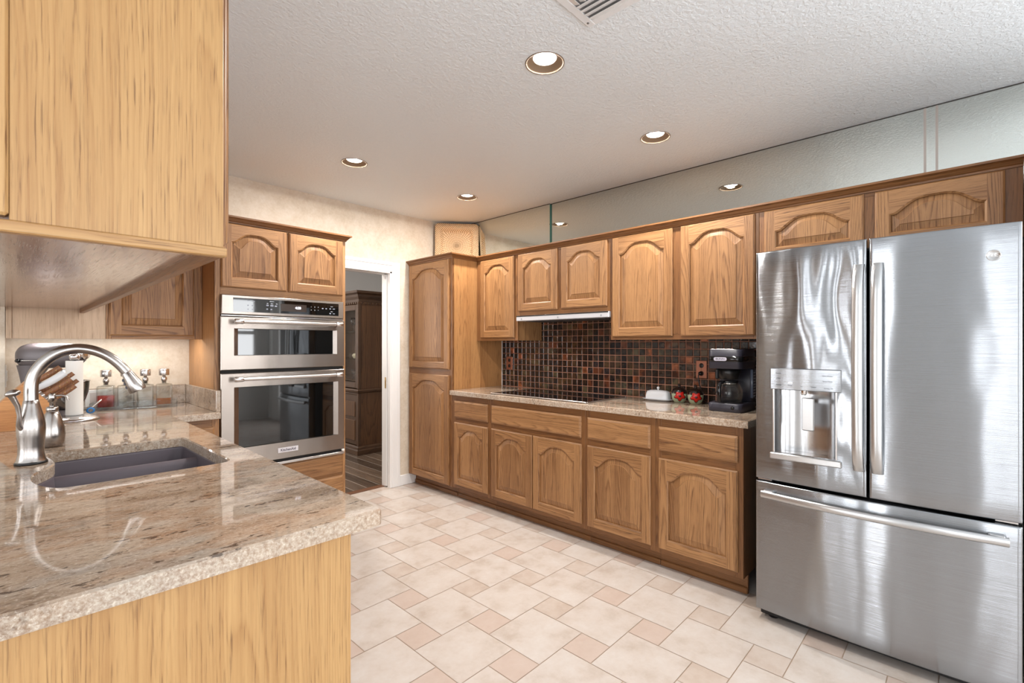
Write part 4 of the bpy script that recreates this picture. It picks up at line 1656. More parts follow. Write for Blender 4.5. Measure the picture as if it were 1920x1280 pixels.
m.box((-0.006, 1.330, -0.02), (0.015, 2.045, 0.004), 0.001, 1)
m.build('scribe_strip', DAYLIT_OAK, t)
face_frame(xf, [(0.376, 0.40, 1.330, 2.045, 1), (0.788, OX0 - 0.0015, 1.330, 2.045, 1), (0.40, 0.788, 1.330, 1.362, 0), (0.40, 0.788, 1.99, 2.045, 0)], t, mat=OAK)
cab_door(xf, 0.388, 0.792, 1.350, 2.02, t, arch=True)

# ------------------------------------------------------------------ left base cabinets and worktop
t = thing('peninsula_cabinet', 'yellow oak peninsula base under the granite, plain end panel facing the room', 'cabinet', (0.27, 2.0, 0))
m = MB()
m.box((-0.02, 1.030, 0.0005), (0.545, 1.048, 0.8765), 0.001, 2)
m.build('end_panel', OAK_LIT, t)
m = MB()
m.box((-0.02, 1.0485, 0.1), (0.525, 1.76, 0.876), 0, 2)
m.box((-0.02, 2.42, 0.1), (0.525, 3.43, 0.876), 0, 2)
m.box((-0.02, 1.7605, 0.1), (0.525, 2.4195, 0.66), 0, 2)
m.box((-0.02, 1.7605, 0.66), (0.005, 2.4195, 0.876), 0, 2)
m.build('body', OAK_D, t)
xf = frame_left(0.545, 1.0485)
L_ = 3.10 - 1.0485
face_frame(xf, [(0, L_, 0.1, 0.142, 0), (0, L_, 0.64, 0.7, 0), (0, L_, 0.825, 0.876, 0)] + [(k * (L_ - 0.045) / 4, k * (L_ - 0.045) / 4 + 0.045, 0.1, 0.876, 1) for k in range(5)], t)
for k in range(4):
    a = k * (L_ - 0.045) / 4 + 0.022
    b = a + (L_ - 0.045) / 4 - 0.004
    cab_door(xf, a, b, 0.13, 0.65, t)
    drawer_front(xf, a, b, 0.691, 0.829, t)
m = MB()
m.box((0.46, 1.049, 0.0005), (0.475, 3.1, 0.1), 0, 1)
m.build('toe_kick', OAK_D, t)

t = thing('base_cabinet', 'small oak base cabinet squeezed between the peninsula and the double oven', 'cabinet', (0.69, 3.4, 0))
m = MB()
m.box((0.546, 3.145, 0.1), (OX0 - 0.001, YB - 0.001, 0.876), 0, 2)
m.build('body', OAK_D, t)
xf = frame_back(0.546, 3.125)
w = OX0 - 0.001 - 0.546
face_frame(xf, [(0, 0.05, 0.1, 0.876, 1), (w - 0.035, w, 0.1, 0.876, 1), (0.05, w - 0.035, 0.1, 0.14, 0), (0.05, w - 0.035, 0.64, 0.70, 0), (0.05, w - 0.035, 0.825, 0.876, 0)], t, mat=OAK)
drawer_front(xf, 0.06, w - 0.025, 0.691, 0.829, t)
cab_door(xf, 0.06, w - 0.025, 0.13, 0.65, t)
m = MB()
m.box((0.546, 3.2, 0.0005), (OX0 - 0.001, 3.215, 0.1), 0, 0)
m.build('toe_kick', OAK_D, t)


def smooth_loop(P, n=6):
    """closed Catmull-Rom through P"""
    out = []
    N = len(P)
    for i in range(N):
        p0, p1, p2, p3 = (Vector(P[(i + k - 1) % N]) for k in range(4))
        for q in range(n):
            u = q / n
            out.append(tuple(0.5 * ((2 * p1) + (-p0 + p2) * u + (2 * p0 - 5 * p1 + 4 * p2 - p3) * u * u + (-p0 + 3 * p1 - 3 * p2 + p3) * u ** 3)))
    return out


# sink opening, clockwise seen from above (hole)
SK = [(0.13, 1.768), (0.088, 1.790), (0.058, 1.868), (0.049, 1.95), (0.060, 2.03), (0.090, 2.095), (0.106, 2.155), (0.106, 2.225), (0.096, 2.300), (0.094, 2.345), (0.110, 2.372),
      (0.20, 2.374), (0.32, 2.374), (0.44, 2.374), (0.485, 2.370), (0.502, 2.345), (0.505, 2.22), (0.508, 2.08), (0.511, 1.94), (0.512, 1.815), (0.502, 1.780), (0.47, 1.767), (0.36, 1.766), (0.24, 1.766)]
hole = smooth_loop(SK, 4)
outer = [(-0.30, 1.0), (0.602, 1.0), (0.610, 1.008), (0.616, 3.088), (OX0 - 0.0015, 3.088), (OX0 - 0.0015, YB - 0.0015), (-0.0075, YB - 0.0015), (-0.0075, 3.708), (-0.30, 3.708)]
o = slab(outer, [hole], TOPZ, 0.914, 'worktop', [GRANITE, GRANITE_E])
tag(o, 'beige granite peninsula worktop with the dark sink cut into it', 'worktop')
m = MB()
m.box((-0.007, YB - 0.022, 0.9142), (OX0 - 0.024, YB - 0.0008, 1.036), 0.002)
m.box((OX0 - 0.0235, 3.095, 0.9142), (OX0 - 0.0008, YB - 0.0008, 1.036), 0.002)
o = m.build('granite_upstand', simple('tmp', (1, 1, 1, 1)) if False else GRANITE, origin=(0.4, YB - 0.01, 0.9142))
tag(o, 'low granite upstand behind the glass bottles, turning along the oven cabinet side', 'upstand')

# sink
t = thing('kitchen_sink', 'dark grey composite sink with a low divider, set under the granite', 'sink', (0.3, 2.07, 0.70))
m = MB()


def grow(L, d):
    cx = sum(p[0] for p in L) / len(L)
    cy = sum(p[1] for p in L) / len(L)
    out = []
    n = len(L)
    for i in range(n):
        a, c = Vector(L[i - 1]), Vector(L[(i + 1) % n])
        e = (c - a).normalized()
        out.append((L[i][0] - e.y * d, L[i][1] + e.x * d))
    return out


h1 = grow(hole, 0.012)
h0 = grow(hole, 0.002)
hb_ = grow(hole, -0.012)
hc_ = grow(hole, -0.035)
rows = [[(x, y, z) for x, y in L] for L, z in ((h1, 0.8765), (h0, 0.8765), (h0, 0.868), (grow(hole, -0.003), 0.80), (hb_, 0.735), (hc_, 0.714))]
m.grid(rows, close_u=True, smooth=True)
bm_pts = rows[-1]
m.add(bm_pts, [list(range(len(bm_pts)))])
m.build('basin', SINK, t)
m = MB()
rows = []
for i in range(13):
    x = 0.098 + (0.512 - 0.098) * i / 12
    yc = 2.19 - 0.01 * i / 12
    rows.append([(x, yc - 0.034, 0.714), (x, yc - 0.020, 0.80), (x, yc - 0.017, 0.845), (x, yc - 0.010, 0.858), (x, yc, 0.862), (x, yc + 0.010, 0.858), (x, yc + 0.017, 0.845), (x, yc + 0.020, 0.80), (x, yc + 0.034, 0.714)])
m.grid(rows, smooth=True)
m.build('divider', SINK, t)
for y in (1.97, 2.28):
    m = MB()
    m.lathe([(0.042, 0.001), (0.040, 0.0035), (0.03, 0.0025), (0.012, 0.0015), (0.0001, 0.0015)], (0.30, y, 0.714), 28)
    m.build('drain', CHROME_D, t)

# faucet
t = thing('faucet', 'brushed nickel high-arc pull-down faucet standing behind the sink', 'faucet', (0.053, 2.205, 0.9145))
m = MB()
m.lathe([(0.0001, 0), (0.040, 0), (0.040, 0.005), (0.0375, 0.008)], (0.053, 2.205, 0.9145), 36)
m.build('base_ring', BLACK, t)
m = MB()
m.lathe([(0.0375, 0.008), (0.0345, 0.016), (0.0315, 0.035), (0.0312, 0.055), (0.0335, 0.085), (0.0350, 0.110), (0.0345, 0.128), (0.0310, 0.150), (0.0255, 0.172), (0.0208, 0.192), (0.0190, 0.204), (0.0180, 0.205)], (0.053, 2.205, 0.9145), 40)
m.build('body', FAUCET, t)
m = MB()
dirv = Vector((1.0, -0.24, 0)).normalized()
prof = [(0.0, 1.1185), (0.0, 1.160), (0.004, 1.190), (0.014, 1.217), (0.031, 1.243), (0.053, 1.264), (0.080, 1.279), (0.112, 1.286), (0.145, 1.282), (0.175, 1.270), (0.202, 1.251), (0.225, 1.227), (0.243, 1.202)]
# smooth the path
pp = []
for i in range(len(prof) - 1):
    p0, p1, p2, p3 = (Vector(prof[max(0, min(len(prof) - 1, i + k - 1))]) for k in range(4))
    for q in range(5):
        u = q / 5
        v = 0.5 * ((2 * p1) + (-p0 + p2) * u + (2 * p0 - 5 * p1 + 4 * p2 - p3) * u * u + (-p0 + 3 * p1 - 3 * p2 + p3) * u ** 3)
        pp.append(v)
pp.append(Vector(prof[-1]))
path = [(0.053 + dirv.x * s_.x, 2.205 + dirv.y * s_.x, s_.y) for s_ in pp]
m.tube(path, [0.0178 - 0.0022 * i / len(path) for i in range(len(path))], 24)
m.build('spout', FAUCET, t)
m = MB()
e0 = Vector(prof[-1])
dd = Vector((0.030, -0.060)).normalized()
hp = [e0 + dd * s_ for s_ in (0.0005, 0.004, 0.02, 0.045, 0.068, 0.074)]
m.tube([(0.053 + dirv.x * s_.x, 2.205 + dirv.y * s_.x, s_.y) for s_ in hp], [0.0152, 0.0165, 0.0195, 0.0235, 0.0262, 0.0245], 28)
sh = m.build('spray_head', FAUCET, t)
m = MB()
for k in range(3):
    c = e0 + dd * (0.022 + 0.013 * k)
    nx = Vector((-0.9, -0.45)).normalized()
    c = c + nx * (0.0195 + 0.0015 * k)
    m.box((0.053 + dirv.x * c.x - 0.005, 2.205 + dirv.y * c.x - 0.007, c.y - 0.005), (0.053 + dirv.x * c.x + 0.005, 2.205 + dirv.y * c.x + 0.007, c.y + 0.005), 0.002)
m.build('spray_button', simple('button_dark', C(60, 56, 66), 0.4), sh)
m = MB()
lp = [(0.036, 2.188, 1.026), (0.026, 2.180, 1.045), (0.026, 2.176, 1.075), (0.022, 2.172, 1.105), (0.012, 2.168, 1.132), (0.006, 2.166, 1.144)]
m.tube(lp, [0.010, 0.0085, 0.0062, 0.0068, 0.0085, 0.0095], 16)
lv = m.build('lever', FAUCET, t)
m = MB()
rows = []
for j in range(9):
    a = -PI / 2 + PI * j / 8
    rows.append([(0.011 + 0.0185 * math.cos(a) * math.cos(2 * PI * i / 20), 2.167 + 0.014 * math.cos(a) * math.sin(2 * PI * i / 20), 1.147 + 0.0115 * math.sin(a) + 0.003 * math.cos(a) * math.cos(2 * PI * i / 20)) for i in range(20)])
m.grid(rows, close_u=True)
m.build('lever_knob', FAUCET, lv)

# soap dispenser
sx, sy = 0.117, 2.515
t = thing('soap_dispenser', 'brushed nickel soap dispenser with a thin pump spout beside the faucet', 'soap dispenser', (sx, sy, 0.9145))
m = MB()
m.lathe([(0.0001, 0), (0.029, 0), (0.031, 0.004), (0.0365, 0.03), (0.0375, 0.045), (0.0355, 0.068), (0.029, 0.098), (0.0215, 0.122), (0.0165, 0.133), (0.0001, 0.134)], (sx, sy, 0.9145), 36)
m.build('bottle', FAUCET, t)
m = MB()
m.lathe([(0.0165, 0.133), (0.0180, 0.135), (0.0180, 0.147), (0.015, 0.150), (0.0001, 0.1505)], (sx, sy, 0.9145), 28)
m.build('collar', FAUCET, t)
m = MB()
m.lathe([(0.0085, 0.1505), (0.0085, 0.166), (0.0125, 0.168), (0.0110, 0.196), (0.0085, 0.200), (0.0001, 0.2005)], (sx, sy, 0.9145), 24)
pm = m.build('pump_head', FAUCET, t)
m = MB()
m.tube([(sx, sy, 0.9145 + 0.190), (sx + 0.025, sy - 0.003, 0.9145 + 0.192), (sx + 0.040, sy - 0.005, 0.9145 + 0.186), (sx + 0.044, sy - 0.006, 0.9145 + 0.172)], [0.005, 0.0042, 0.004, 0.0036], 12)
m.build('pump_spout', FAUCET, pm)

# ------------------------------------------------------------------ things on the left worktop
CT = 0.9145
KY = 3.14        # knife block mid-depth
t = thing('knife_block', 'slanted wooden knife block behind the faucet, cut off by the picture edge', 'knife block', (-0.04, KY, CT))
m = MB()
poly = [(-0.135, CT), (0.045, CT), (0.152, 1.010), (0.052, 1.128)]
m.prism(poly, KY - 0.055, KY + 0.055, axis=1, grain=0)
m.build('block', BLOCK, t)
kd = Vector((0.81, 0.0, 0.586))
fdv = Vector((0.100, 0.0, -0.118)).normalized()
f0 = Vector((0.052, 0.0, 1.128))
KN = [  # along face, depth offset, length, material, width, label
    (0.022, 0.018, 0.135, HANDLE, 0.016, 'brown wooden knife handle, topmost in the knife block'),
    (0.050, -0.030, 0.128, PORCELAIN, 0.019, 'white knife handle in the knife block, the only white one'),
    (0.074, 0.020, 0.150, HANDLE, 0.013, 'brown knife handle just behind the white handle, reaching towards the paper towel'),
    (0.088, -0.024, 0.125, HANDLE, 0.015, 'brown knife handle directly below the white handle'),
    (0.112, 0.024, 0.140, HANDLE, 0.012, 'brown knife handle, lower one at the back of the knife block'),
    (0.124, -0.020, 0.115, HANDLE, 0.014, 'brown knife handle, lowest at the front of the knife block')]
for (al, dy, ln, mt, wd, lab) in KN:
    c = f0 + fdv * al + Vector((0, KY + dy, 0))
    t = thing('kitchen_knife', lab, 'knife', tuple(c), 'knives in the wooden block')
    m = MB()
    m.tube([tuple(c + kd * s_) for s_ in (0.0005, 0.004, 0.012)], [0.010, 0.010, 0.008], 12, flat=(1.0, 0.7))
    m.build('bolster', CHROME_D, t)
    m = MB()
    N = 10
    path = [tuple(c + kd * (0.012 + (ln - 0.012) * i / N) + Vector((0, 0, -0.004 * math.sin(PI * i / N)))) for i in range(N + 1)]
    rad = [wd * (0.62 + 0.20 * math.sin(PI * i / N) + 0.16 * (i / N) ** 3) for i in range(N + 1)]
    m.tube(path, rad, 14, flat=(1.0, 0.62))
    m.build('handle', mt, t)
    if mt is HANDLE:
        m = MB()
        for s_ in (0.3, 0.6, 0.85):
            p = c + kd * (ln * s_)
            m.lathe([(0.0001, -wd * 0.60), (0.003, -wd * 0.58), (0.003, wd * 0.58), (0.0001, wd * 0.60)], (p.x, p.y, p.z - 0.003), 10, axis='y')
        m.build('rivets', BRASS, t)

tx, ty = 0.236, 3.31
t = thing('paper_towel_holder', 'round silver paper towel holder with a domed base and finial', 'paper towel holder', (tx, ty, CT))
m = MB()
m.lathe([(0.0001, 0), (0.098, 0), (0.100, 0.003), (0.092, 0.010), (0.078, 0.017), (0.060, 0.022), (0.04, 0.0235), (0.0001, 0.024)], (tx, ty, CT), 48)
m.build('base', CHROME_D, t)
m = MB()
m.lathe([(0.007, 0.024), (0.007, 0.305)], (tx, ty, CT), 14)
m.build('rod', CHROME_D, t)
m = MB()
m.lathe([(0.007, 0.302), (0.014, 0.303), (0.0195, 0.308), (0.0215, 0.320), (0.0220, 0.329), (0.018, 0.333), (0.0001, 0.334)], (tx, ty, CT), 24)
m.build('finial', CHROME_D, t)
o = MB()
o.lathe([(0.0185, 0.0245), (0.034, 0.0245), (0.0342, 0.03), (0.0342, 0.299), (0.034, 0.3015), (0.0185, 0.3015), (0.0185, 0.0245)], (tx, ty, CT), 40)
o = o.build('paper_towel_roll', PAPER, origin=(tx, ty, CT + 0.0245))
tag(o, 'thin white paper towel roll standing on the silver holder', 'paper towel')

# stand mixer
MXC = Vector((0.112, 3.60, 0))
ang = math.atan2(-0.62, 0.78)
MXF = Matrix.Translation((MXC.x, MXC.y, CT)) @ Matrix.Rotation(ang, 4, 'Z')
t = thing('stand_mixer', 'dark pewter stand mixer with a steel bowl in the corner behind the faucet', 'mixer', (MXC.x, MXC.y, CT))
m = MB(MXF)   # local x towards the bowl, head from -0.10 to 0.24
rows = []
for i in range(25):
    s_ = i / 24
    x = -0.095 + 0.325 * s_
    q = abs(2 * s_ - 1)
    k = (1 - q ** 4.5) ** 0.5 if q < 1 else 0
    k = max(0.02, k)
    rz = 0.072 * k * (1.0 - 0.12 * s_)
    ry = 0.062 * k * (1.0 - 0.10 * s_)
    rows.append([(x, ry * math.copysign(abs(math.cos(2 * PI * j / 28)) ** 0.8, math.cos(2 * PI * j / 28)), 0.322 + 0.006 * s_ + rz * math.copysign(abs(math.sin(2 * PI * j / 28)) ** 0.8, math.sin(2 * PI * j / 28))) for j in range(28)])
m.grid(rows, close_u=True)
m.add(rows[0], [list(range(28))], smooth=True)
m.add(rows[-1], [list(range(28))], smooth=True)
m.build('head', MIXER, t)
m = MB(MXF)
rows = []
for (z, x0, x1, hw_) in ((0.035, -0.075, 0.025, 0.045), (0.08, -0.065, 0.005, 0.038), (0.16, -0.062, -0.002, 0.036), (0.22, -0.072, 0.012, 0.042), (0.275, -0.085, 0.05, 0.050)):
    cx, hx = (x0 + x1) / 2, (x1 - x0) / 2
    rows.append([(cx + hx * math.copysign(abs(math.cos(2 * PI * j / 24)) ** 0.7, math.cos(2 * PI * j / 24)), hw_ * math.copysign(abs(math.sin(2 * PI * j / 24)) ** 0.7, math.sin(2 * PI * j / 24)), z) for j in range(24)])
m.grid(rows, close_u=True)
m.build('column', MIXER, t)
m = MB(MXF)
rows = []
for (z, g_) in ((0.0, 0.0), (0.03, -0.004), (0.038, -0.014)):
    rows.append([(0.06 + (0.13 + g_) * math.copysign(abs(math.cos(2 * PI * j / 32)) ** 0.75, math.cos(2 * PI * j / 32)), (0.095 + g_) * math.copysign(abs(math.sin(2 * PI * j / 32)) ** 0.75, math.sin(2 * PI * j / 32)), z) for j in range(32)])
m.grid(rows, close_u=True)
m.add(rows[-1], [list(range(32))])
m.build('foot', MIXER, t)
m = MB(MXF)
m.lathe([(0.0001, 0.040), (0.055, 0.040), (0.058, 0.046), (0.062, 0.056), (0.083, 0.085), (0.096, 0.13), (0.100, 0.185), (0.104, 0.187), (0.100, 0.189), (0.096, 0.185), (0.09, 0.13), (0.06, 0.062), (0.0001, 0.055)], (0.13, 0, 0), 40)
m.build('bowl', simple('bowl_steel', C(150, 148, 150), 0.12, 1.0), t)
m = MB(MXF)
m.lathe([(0.024, 0.252), (0.028, 0.235), (0.02, 0.205), (0.008, 0.20), (0.008, 0.1), (0.0001, 0.1)], (0.14, 0, 0), 20)
m.build('beater_shaft', CHROME_D, t)
m = MB(MXF)
m.lathe([(0.034, 0.0), (0.034, 0.018), (0.028, 0.024), (0.0001, 0.026)], (0.212, 0, 0.338), 24, axis='x')
m.build('hub_cap', CHROME, t)
m = MB(MXF)
m.box((-0.035, -0.0625, 0.2995), (0.06, -0.0575, 0.3025), 0.001)
m.build('trim_band', CHROME, t)
m = MB(MXF)
m.lathe([(0.0001, -0.014), (0.009, -0.012), (0.010, 0.0)], (-0.045, -0.060, 0.300), 16, axis='y')
m.build('speed_knob', BLACK_G, t)

# glass bottles in an acrylic tray
B0, B1 = Vector((0.400, 3.682, 0)), Vector((0.670, 3.618, 0))
bdir = (B1 - B0).normalized()
ang = math.atan2(bdir.y, bdir.x)
tc = (B0 + B1) / 2
TF = Matrix.Translation((tc.x, tc.y, CT)) @ Matrix.Rotation(ang, 4, 'Z')
m = MB(TF)
m.box((-0.205, -0.058, 0.0), (0.205, 0.058, 0.006), 0.001)
m.box((-0.205, -0.058, 0.0062), (0.205, -0.054, 0.046), 0.001)
m.box((-0.205, 0.054, 0.0062), (0.205, 0.058, 0.046), 0.001)
m.box((-0.205, -0.0538, 0.0062), (-0.201, 0.0538, 0.046), 0.001)
m.box((0.201, -0.0538, 0.0062), (0.205, 0.0538, 0.046), 0.001)
o = m.build('acrylic_tray', ACRYL, origin=(tc.x, tc.y, CT))
tag(o, 'long clear acrylic tray holding four square glass bottles', 'tray')
BL = [(REDLIQ, 0.078, 'square glass bottle two thirds full of red liquid'), (CLEARLIQ, 0.05, 'square glass bottle of clear liquid standing right beside the red one, behind the faucet head'),
      (CLEARLIQ, 0.055, 'square glass bottle of clear liquid standing beside the amber one'), (AMBER, 0.046, 'square glass bottle with a little amber liquid, at the oven end of the tray')]
for k, (liq, lh, lab) in enumerate(BL):
    c = B0 + (B1 - B0) * (k / 3)
    z0 = CT + 0.0065
    F_ = Matrix.Translation((c.x, c.y, z0)) @ Matrix.Rotation(ang, 4, 'Z')
    t = thing('glass_bottle', lab, 'bottle', (c.x, c.y, z0), 'square glass bottles in the tray')

    def sq(hw_, hd, z, r=0.008, n=5):
        P = []
        for (cx, cy, a0) in ((hw_ - r, hd - r, 0), (-hw_ + r, hd - r, PI / 2), (-hw_ + r, -hd + r, PI), (hw_ - r, -hd + r, 1.5 * PI)):
            for i in range(n):
                a = a0 + PI / 2 * i / (n - 1)
                P.append((cx + r * math.cos(a), cy + r * math.sin(a), z))
        return P
    m = MB(F_)
    hw_, hd = 0.0415, 0.030

    def circ(r, z):
        P = []
        for q0 in range(4):
            for i in range(5):
                a = q0 * PI / 2 + PI / 2 * i / 4 * 0.999
                P.append((r * math.cos(a), r * math.sin(a), z))
        return P
    rows = [sq(hw_ - 0.003, hd - 0.003, 0.0), sq(hw_, hd, 0.003), sq(hw_, hd, 0.128), sq(hw_ - 0.004, hd - 0.004, 0.134, 0.007), circ(0.013, 0.139), circ(0.012, 0.150), circ(0.014, 0.153),
            circ(0.010, 0.153), circ(0.009, 0.139), sq(hw_ - 0.008, hd - 0.008, 0.131, 0.005), sq(hw_ - 0.005, hd - 0.005, 0.126, 0.005), sq(hw_ - 0.005, hd - 0.005, 0.010, 0.005)]
    m.grid(rows, close_u=True, smooth=False)
    m.add(rows[0], [list(range(20))])
    m.add(rows[-1], [list(range(20))])
    m.build('bottle', GLASS, t)
    m = MB(F_)
    rows = [sq(hw_ - 0.0056, hd - 0.0056, 0.0106, 0.0045), sq(hw_ - 0.0056, hd - 0.0056, lh, 0.0045)]
    m.grid(rows, close_u=True, smooth=False)
    m.add(rows[0], [list(range(20))])
    m.add(rows[1], [list(range(20))])
    m.build('liquid', liq, t)
    m = MB(F_)
    m.lathe([(0.0001, 0.140), (0.0075, 0.140), (0.009, 0.1535), (0.0135, 0.1545), (0.0155, 0.160), (0.0160, 0.168), (0.0135, 0.176), (0.0085, 0.180), (0.0075, 0.188), (0.0001, 0.188)], (0, 0, 0), 24)
    s_ = m.build('stopper_neck', CHROME_D, t)
    m = MB(F_)
    m.lathe([(0.0001, 0.188), (0.0260, 0.188), (0.0270, 0.190), (0.0270, 0.225), (0.0255, 0.2275), (0.010, 0.2295), (0.0001, 0.230)], (0, 0, 0), 32)
    m.build('stopper_cap', CHROME_D, t)

# blue-handled opener lying behind the paper towel, a plate on the upstand
t = thing('can_opener', 'blue-handled opener with a steel shaft, half hidden behind the paper towel roll', 'opener', (0.32, 3.56, CT))
m = MB()
rows = []
m.lathe([(0.011, -0.006), (0.0175, -0.006), (0.019, 0.0), (0.0175, 0.006), (0.011, 0.006), (0.0095, 0.0), (0.011, -0.006)], (0.318, 3.53, CT + 0.0192), 28, axis='y', sy=0.9)
m.build('handle', BLUE, t)
m = MB()
m.tube([(0.324, 3.531, CT + 0.036), (0.34, 3.536, CT + 0.050), (0.358, 3.542, CT + 0.066), (0.366, 3.545, CT + 0.073)], [0.0048, 0.0048, 0.0048, 0.003], 12)
m.build('shaft', CHROME_D, t)
t = thing('wall_outlet', 'white outlet plate on the granite upstand behind the paper towel roll', 'outlet', (0.365, YB - 0.023, 0.975))
m = MB()
m.box((0.315, YB - 0.028, 0.928), (0.415, YB - 0.0222, 1.030), 0.003)
m.build('cover_plate', WHITE_P, t)
m = MB()
m.box((0.335, YB - 0.030, 0.945), (0.395, YB - 0.0278, 1.013), 0.002)
m.build('socket', simple('outlet_face', C(206, 196, 190), 0.4), t)
t = thing('light_switch', 'white switch plate on the short wall end beside the stand mixer', 'switch', (-0.0085, 3.75, 1.13))
m = MB()
m.box((-0.0088, 3.714, 1.07), (-0.0045, 3.784, 1.19), 0.002)
m.build('cover_plate', WHITE_P, t)
m = MB()
m.box((-0.0045, 3.737, 1.10), (0.000, 3.761, 1.16), 0.002)
m.build('rocker', WHITE_P, t)

# ------------------------------------------------------------------ things on the right worktop
# butter dish
bx, by = 3.085, 1.545
BF = Matrix.Translation((bx, by, CT)) @ Matrix.Rotation(R(90), 4, 'Z')
t = thing('butter_dish', 'pale grey covered butter dish with a small knob beside the flowered jars', 'butter dish', (bx, by, CT))


def sup(a, b, z, e=0.55, n=36):
    return [(a * math.copysign(abs(math.cos(2 * PI * j / n)) ** e, math.cos(2 * PI * j / n)), b * math.copysign(abs(math.sin(2 * PI * j / n)) ** e, math.sin(2 * PI * j / n)), z) for j in range(n)]


m = MB(BF)
rows = [sup(0.075, 0.036, 0.0), sup(0.09, 0.047, 0.005), sup(0.106, 0.056, 0.012), sup(0.107, 0.057, 0.014), sup(0.088, 0.045, 0.010)]
m.grid(rows, close_u=True)
m.add(rows[0], [list(range(36))[::-1]])
m.add(rows[-1], [list(range(36))])
m.build('plate', PORCELAIN, t)
m = MB(BF)
rows = [sup(0.083, 0.042, 0.0105, 0.45), sup(0.083, 0.042, 0.03, 0.45), sup(0.078, 0.038, 0.055, 0.45), sup(0.073, 0.033, 0.063, 0.5), sup(0.055, 0.022, 0.070, 0.6), sup(0.02, 0.008, 0.072, 0.8)]
m.grid(rows, close_u=True)
m.add(rows[-1], [list(range(36))])
m.build('cover', PORCELAIN, t)
m = MB(BF)
m.lathe([(0.005, 0.071), (0.0045, 0.077), (0.009, 0.083), (0.0095, 0.088), (0.006, 0.094), (0.0001, 0.095)], (0, 0, 0), 20)
m.build('knob', PORCELAIN, t)


def jar(x, y, label):
    t = thing('flowered_jar', label, 'jar', (x, y, CT), 'round jars with red poppies')
    m = MB()
    m.lathe([(0.0001, 0), (0.030, 0), (0.034, 0.003), (0.044, 0.020), (0.0495, 0.042), (0.0500, 0.054), (0.0495, 0.060)], (x, y, CT), 36)
    b = m.build('bowl', SAGE, t)
    m = MB()
    m.lathe([(0.0496, 0.060), (0.0482, 0.070), (0.043, 0.084), (0.033, 0.094), (0.020, 0.099), (0.015, 0.101), (0.0001, 0.102)], (x, y, CT), 36)
    lid = m.build('lid', DBROWN, t)
    m = MB()
    m.lathe([(0.010, 0.100), (0.006, 0.107), (0.011, 0.113), (0.011, 0.118), (0.004, 0.123), (0.0001, 0.1235)], (x, y, CT), 20)
    m.build('knob', DBROWN, lid)
    # raised poppy on the camera side, following the belly
    d0 = math.atan2(0 - y, 0 - x) + 0.08

    def on(u, v, lift):
        a = d0 + u / 0.05
        z = v
        r = 0.05 - max(0.0, (0.046 - v)) ** 2 * 9 if v < 0.052 else 0.05 - (v - 0.052) ** 2 * 9
        return (x + (r + lift) * math.cos(a), y + (r + lift) * math.sin(a), CT + z)

    def blob(ro, seed, lift, cv, name, mat, lobes=5, amp=0.2):
        mm = MB()
        n = 40
        ring = []
        for q, k in ((0.0, 1.0), (0.5, 1.0), (0.9, 0.8), (1.0, 0.0)):
            row = []
            for i in range(n):
                a = 2 * PI * i / n
                rr = ro * q * (1 + amp * math.cos(lobes * a + seed))
                row.append(on(rr * math.cos(a) * 1.05, cv + rr * math.sin(a) * 0.92, lift * k + 0.0004))
            ring.append(row)
        mm.grid(ring, close_u=True)
        return mm.build(name, mat, b)
    blob(0.034, 1.6, 0.0014, 0.046, 'poppy_outline', RED_D)
    blob(0.030, 1.6, 0.0026, 0.046, 'poppy', RED)
    blob(0.008, 0, 0.0040, 0.046, 'poppy_heart', DBROWN, 6, 0.1)
    mm = MB()
    mm.tube([on(0, 0.016, 0.0012), on(0.001, 0.008, 0.0012), on(0.0, 0.003, -0.004)], 0.002, 8)
    mm.build('stem', simple('leaf_green', C(40, 56, 34), 0.3) if 'leaf_green' not in bpy.data.materials else bpy.data.materials['leaf_green'], b)
    return t


jar(3.085, 1.395, 'round jar with a red poppy and dark lid, next to the butter dish')
jar(3.080, 1.283, 'round jar with a red poppy and dark lid, nearer the coffee maker')

# coffee maker, its front towards the room
CX0, CX1, CY0, CY1 = 2.815, 3.085, 0.915, 1.105
t = thing('coffee_maker', 'black drip coffee maker between the flowered jars and the refrigerator', 'coffee maker', (2.95, 1.01, CT))


def rbox(x0, x1, y0, y1, z0, z1, r, taper=0.0):
    m = MB()
    rows = []
    for z, g_ in ((z0, 0.003), (z0 + 0.003, 0.0), (z1 - 0.004, taper), (z1, taper + 0.004)):
        P = []
        for (cx, cy, a0) in ((x1 - r - g_, y1 - r - g_, 0), (x0 + r + g_, y1 - r - g_, PI / 2), (x0 + r + g_, y0 + r + g_, PI), (x1 - r - g_, y0 + r + g_, 1.5 * PI)):
            for i in range(7):
                a = a0 + PI / 2 * i / 6
                P.append((cx + r * math.cos(a), cy + r * math.sin(a), z))
        rows.append(P)
    m.grid(rows, close_u=True)
    m.add(rows[0], [list(range(28))[::-1]])
    m.add(rows[-1], [list(range(28))])
    return m


rbox(CX0, CX1, CY0, CY1, CT, CT + 0.048, 0.03).build('base', NAVY, t)
m = MB()
m.lathe([(0.078, 0.0485), (0.078, 0.0505), (0.06, 0.052), (0.0001, 0.052)], (2.905, 1.012, CT), 36)
m.build('warming_plate', simple('warm_plate', C(60, 58, 60), 0.25, 0.8), t)
rbox(3.0, CX1, CY0 + 0.002, CY1 - 0.002, CT + 0.0482, CT + 0.245, 0.014).build('tower', NAVY, t)
tk = rbox(3.002, CX1 - 0.02, CY0 - 0.004, CY0 + 0.012, CT + 0.07, CT + 0.238, 0.004).build('water_gauge', simple('gauge_plastic', C(96, 104, 122), 0.2), t)
m = MB()
for k in range(9):
    z = CT + 0.082 + k * 0.017
    m.box((3.012, CY0 - 0.0052, z), (3.045, CY0 - 0.0036, z + 0.0022))
m.build('gauge_marks', PRINT, tk)
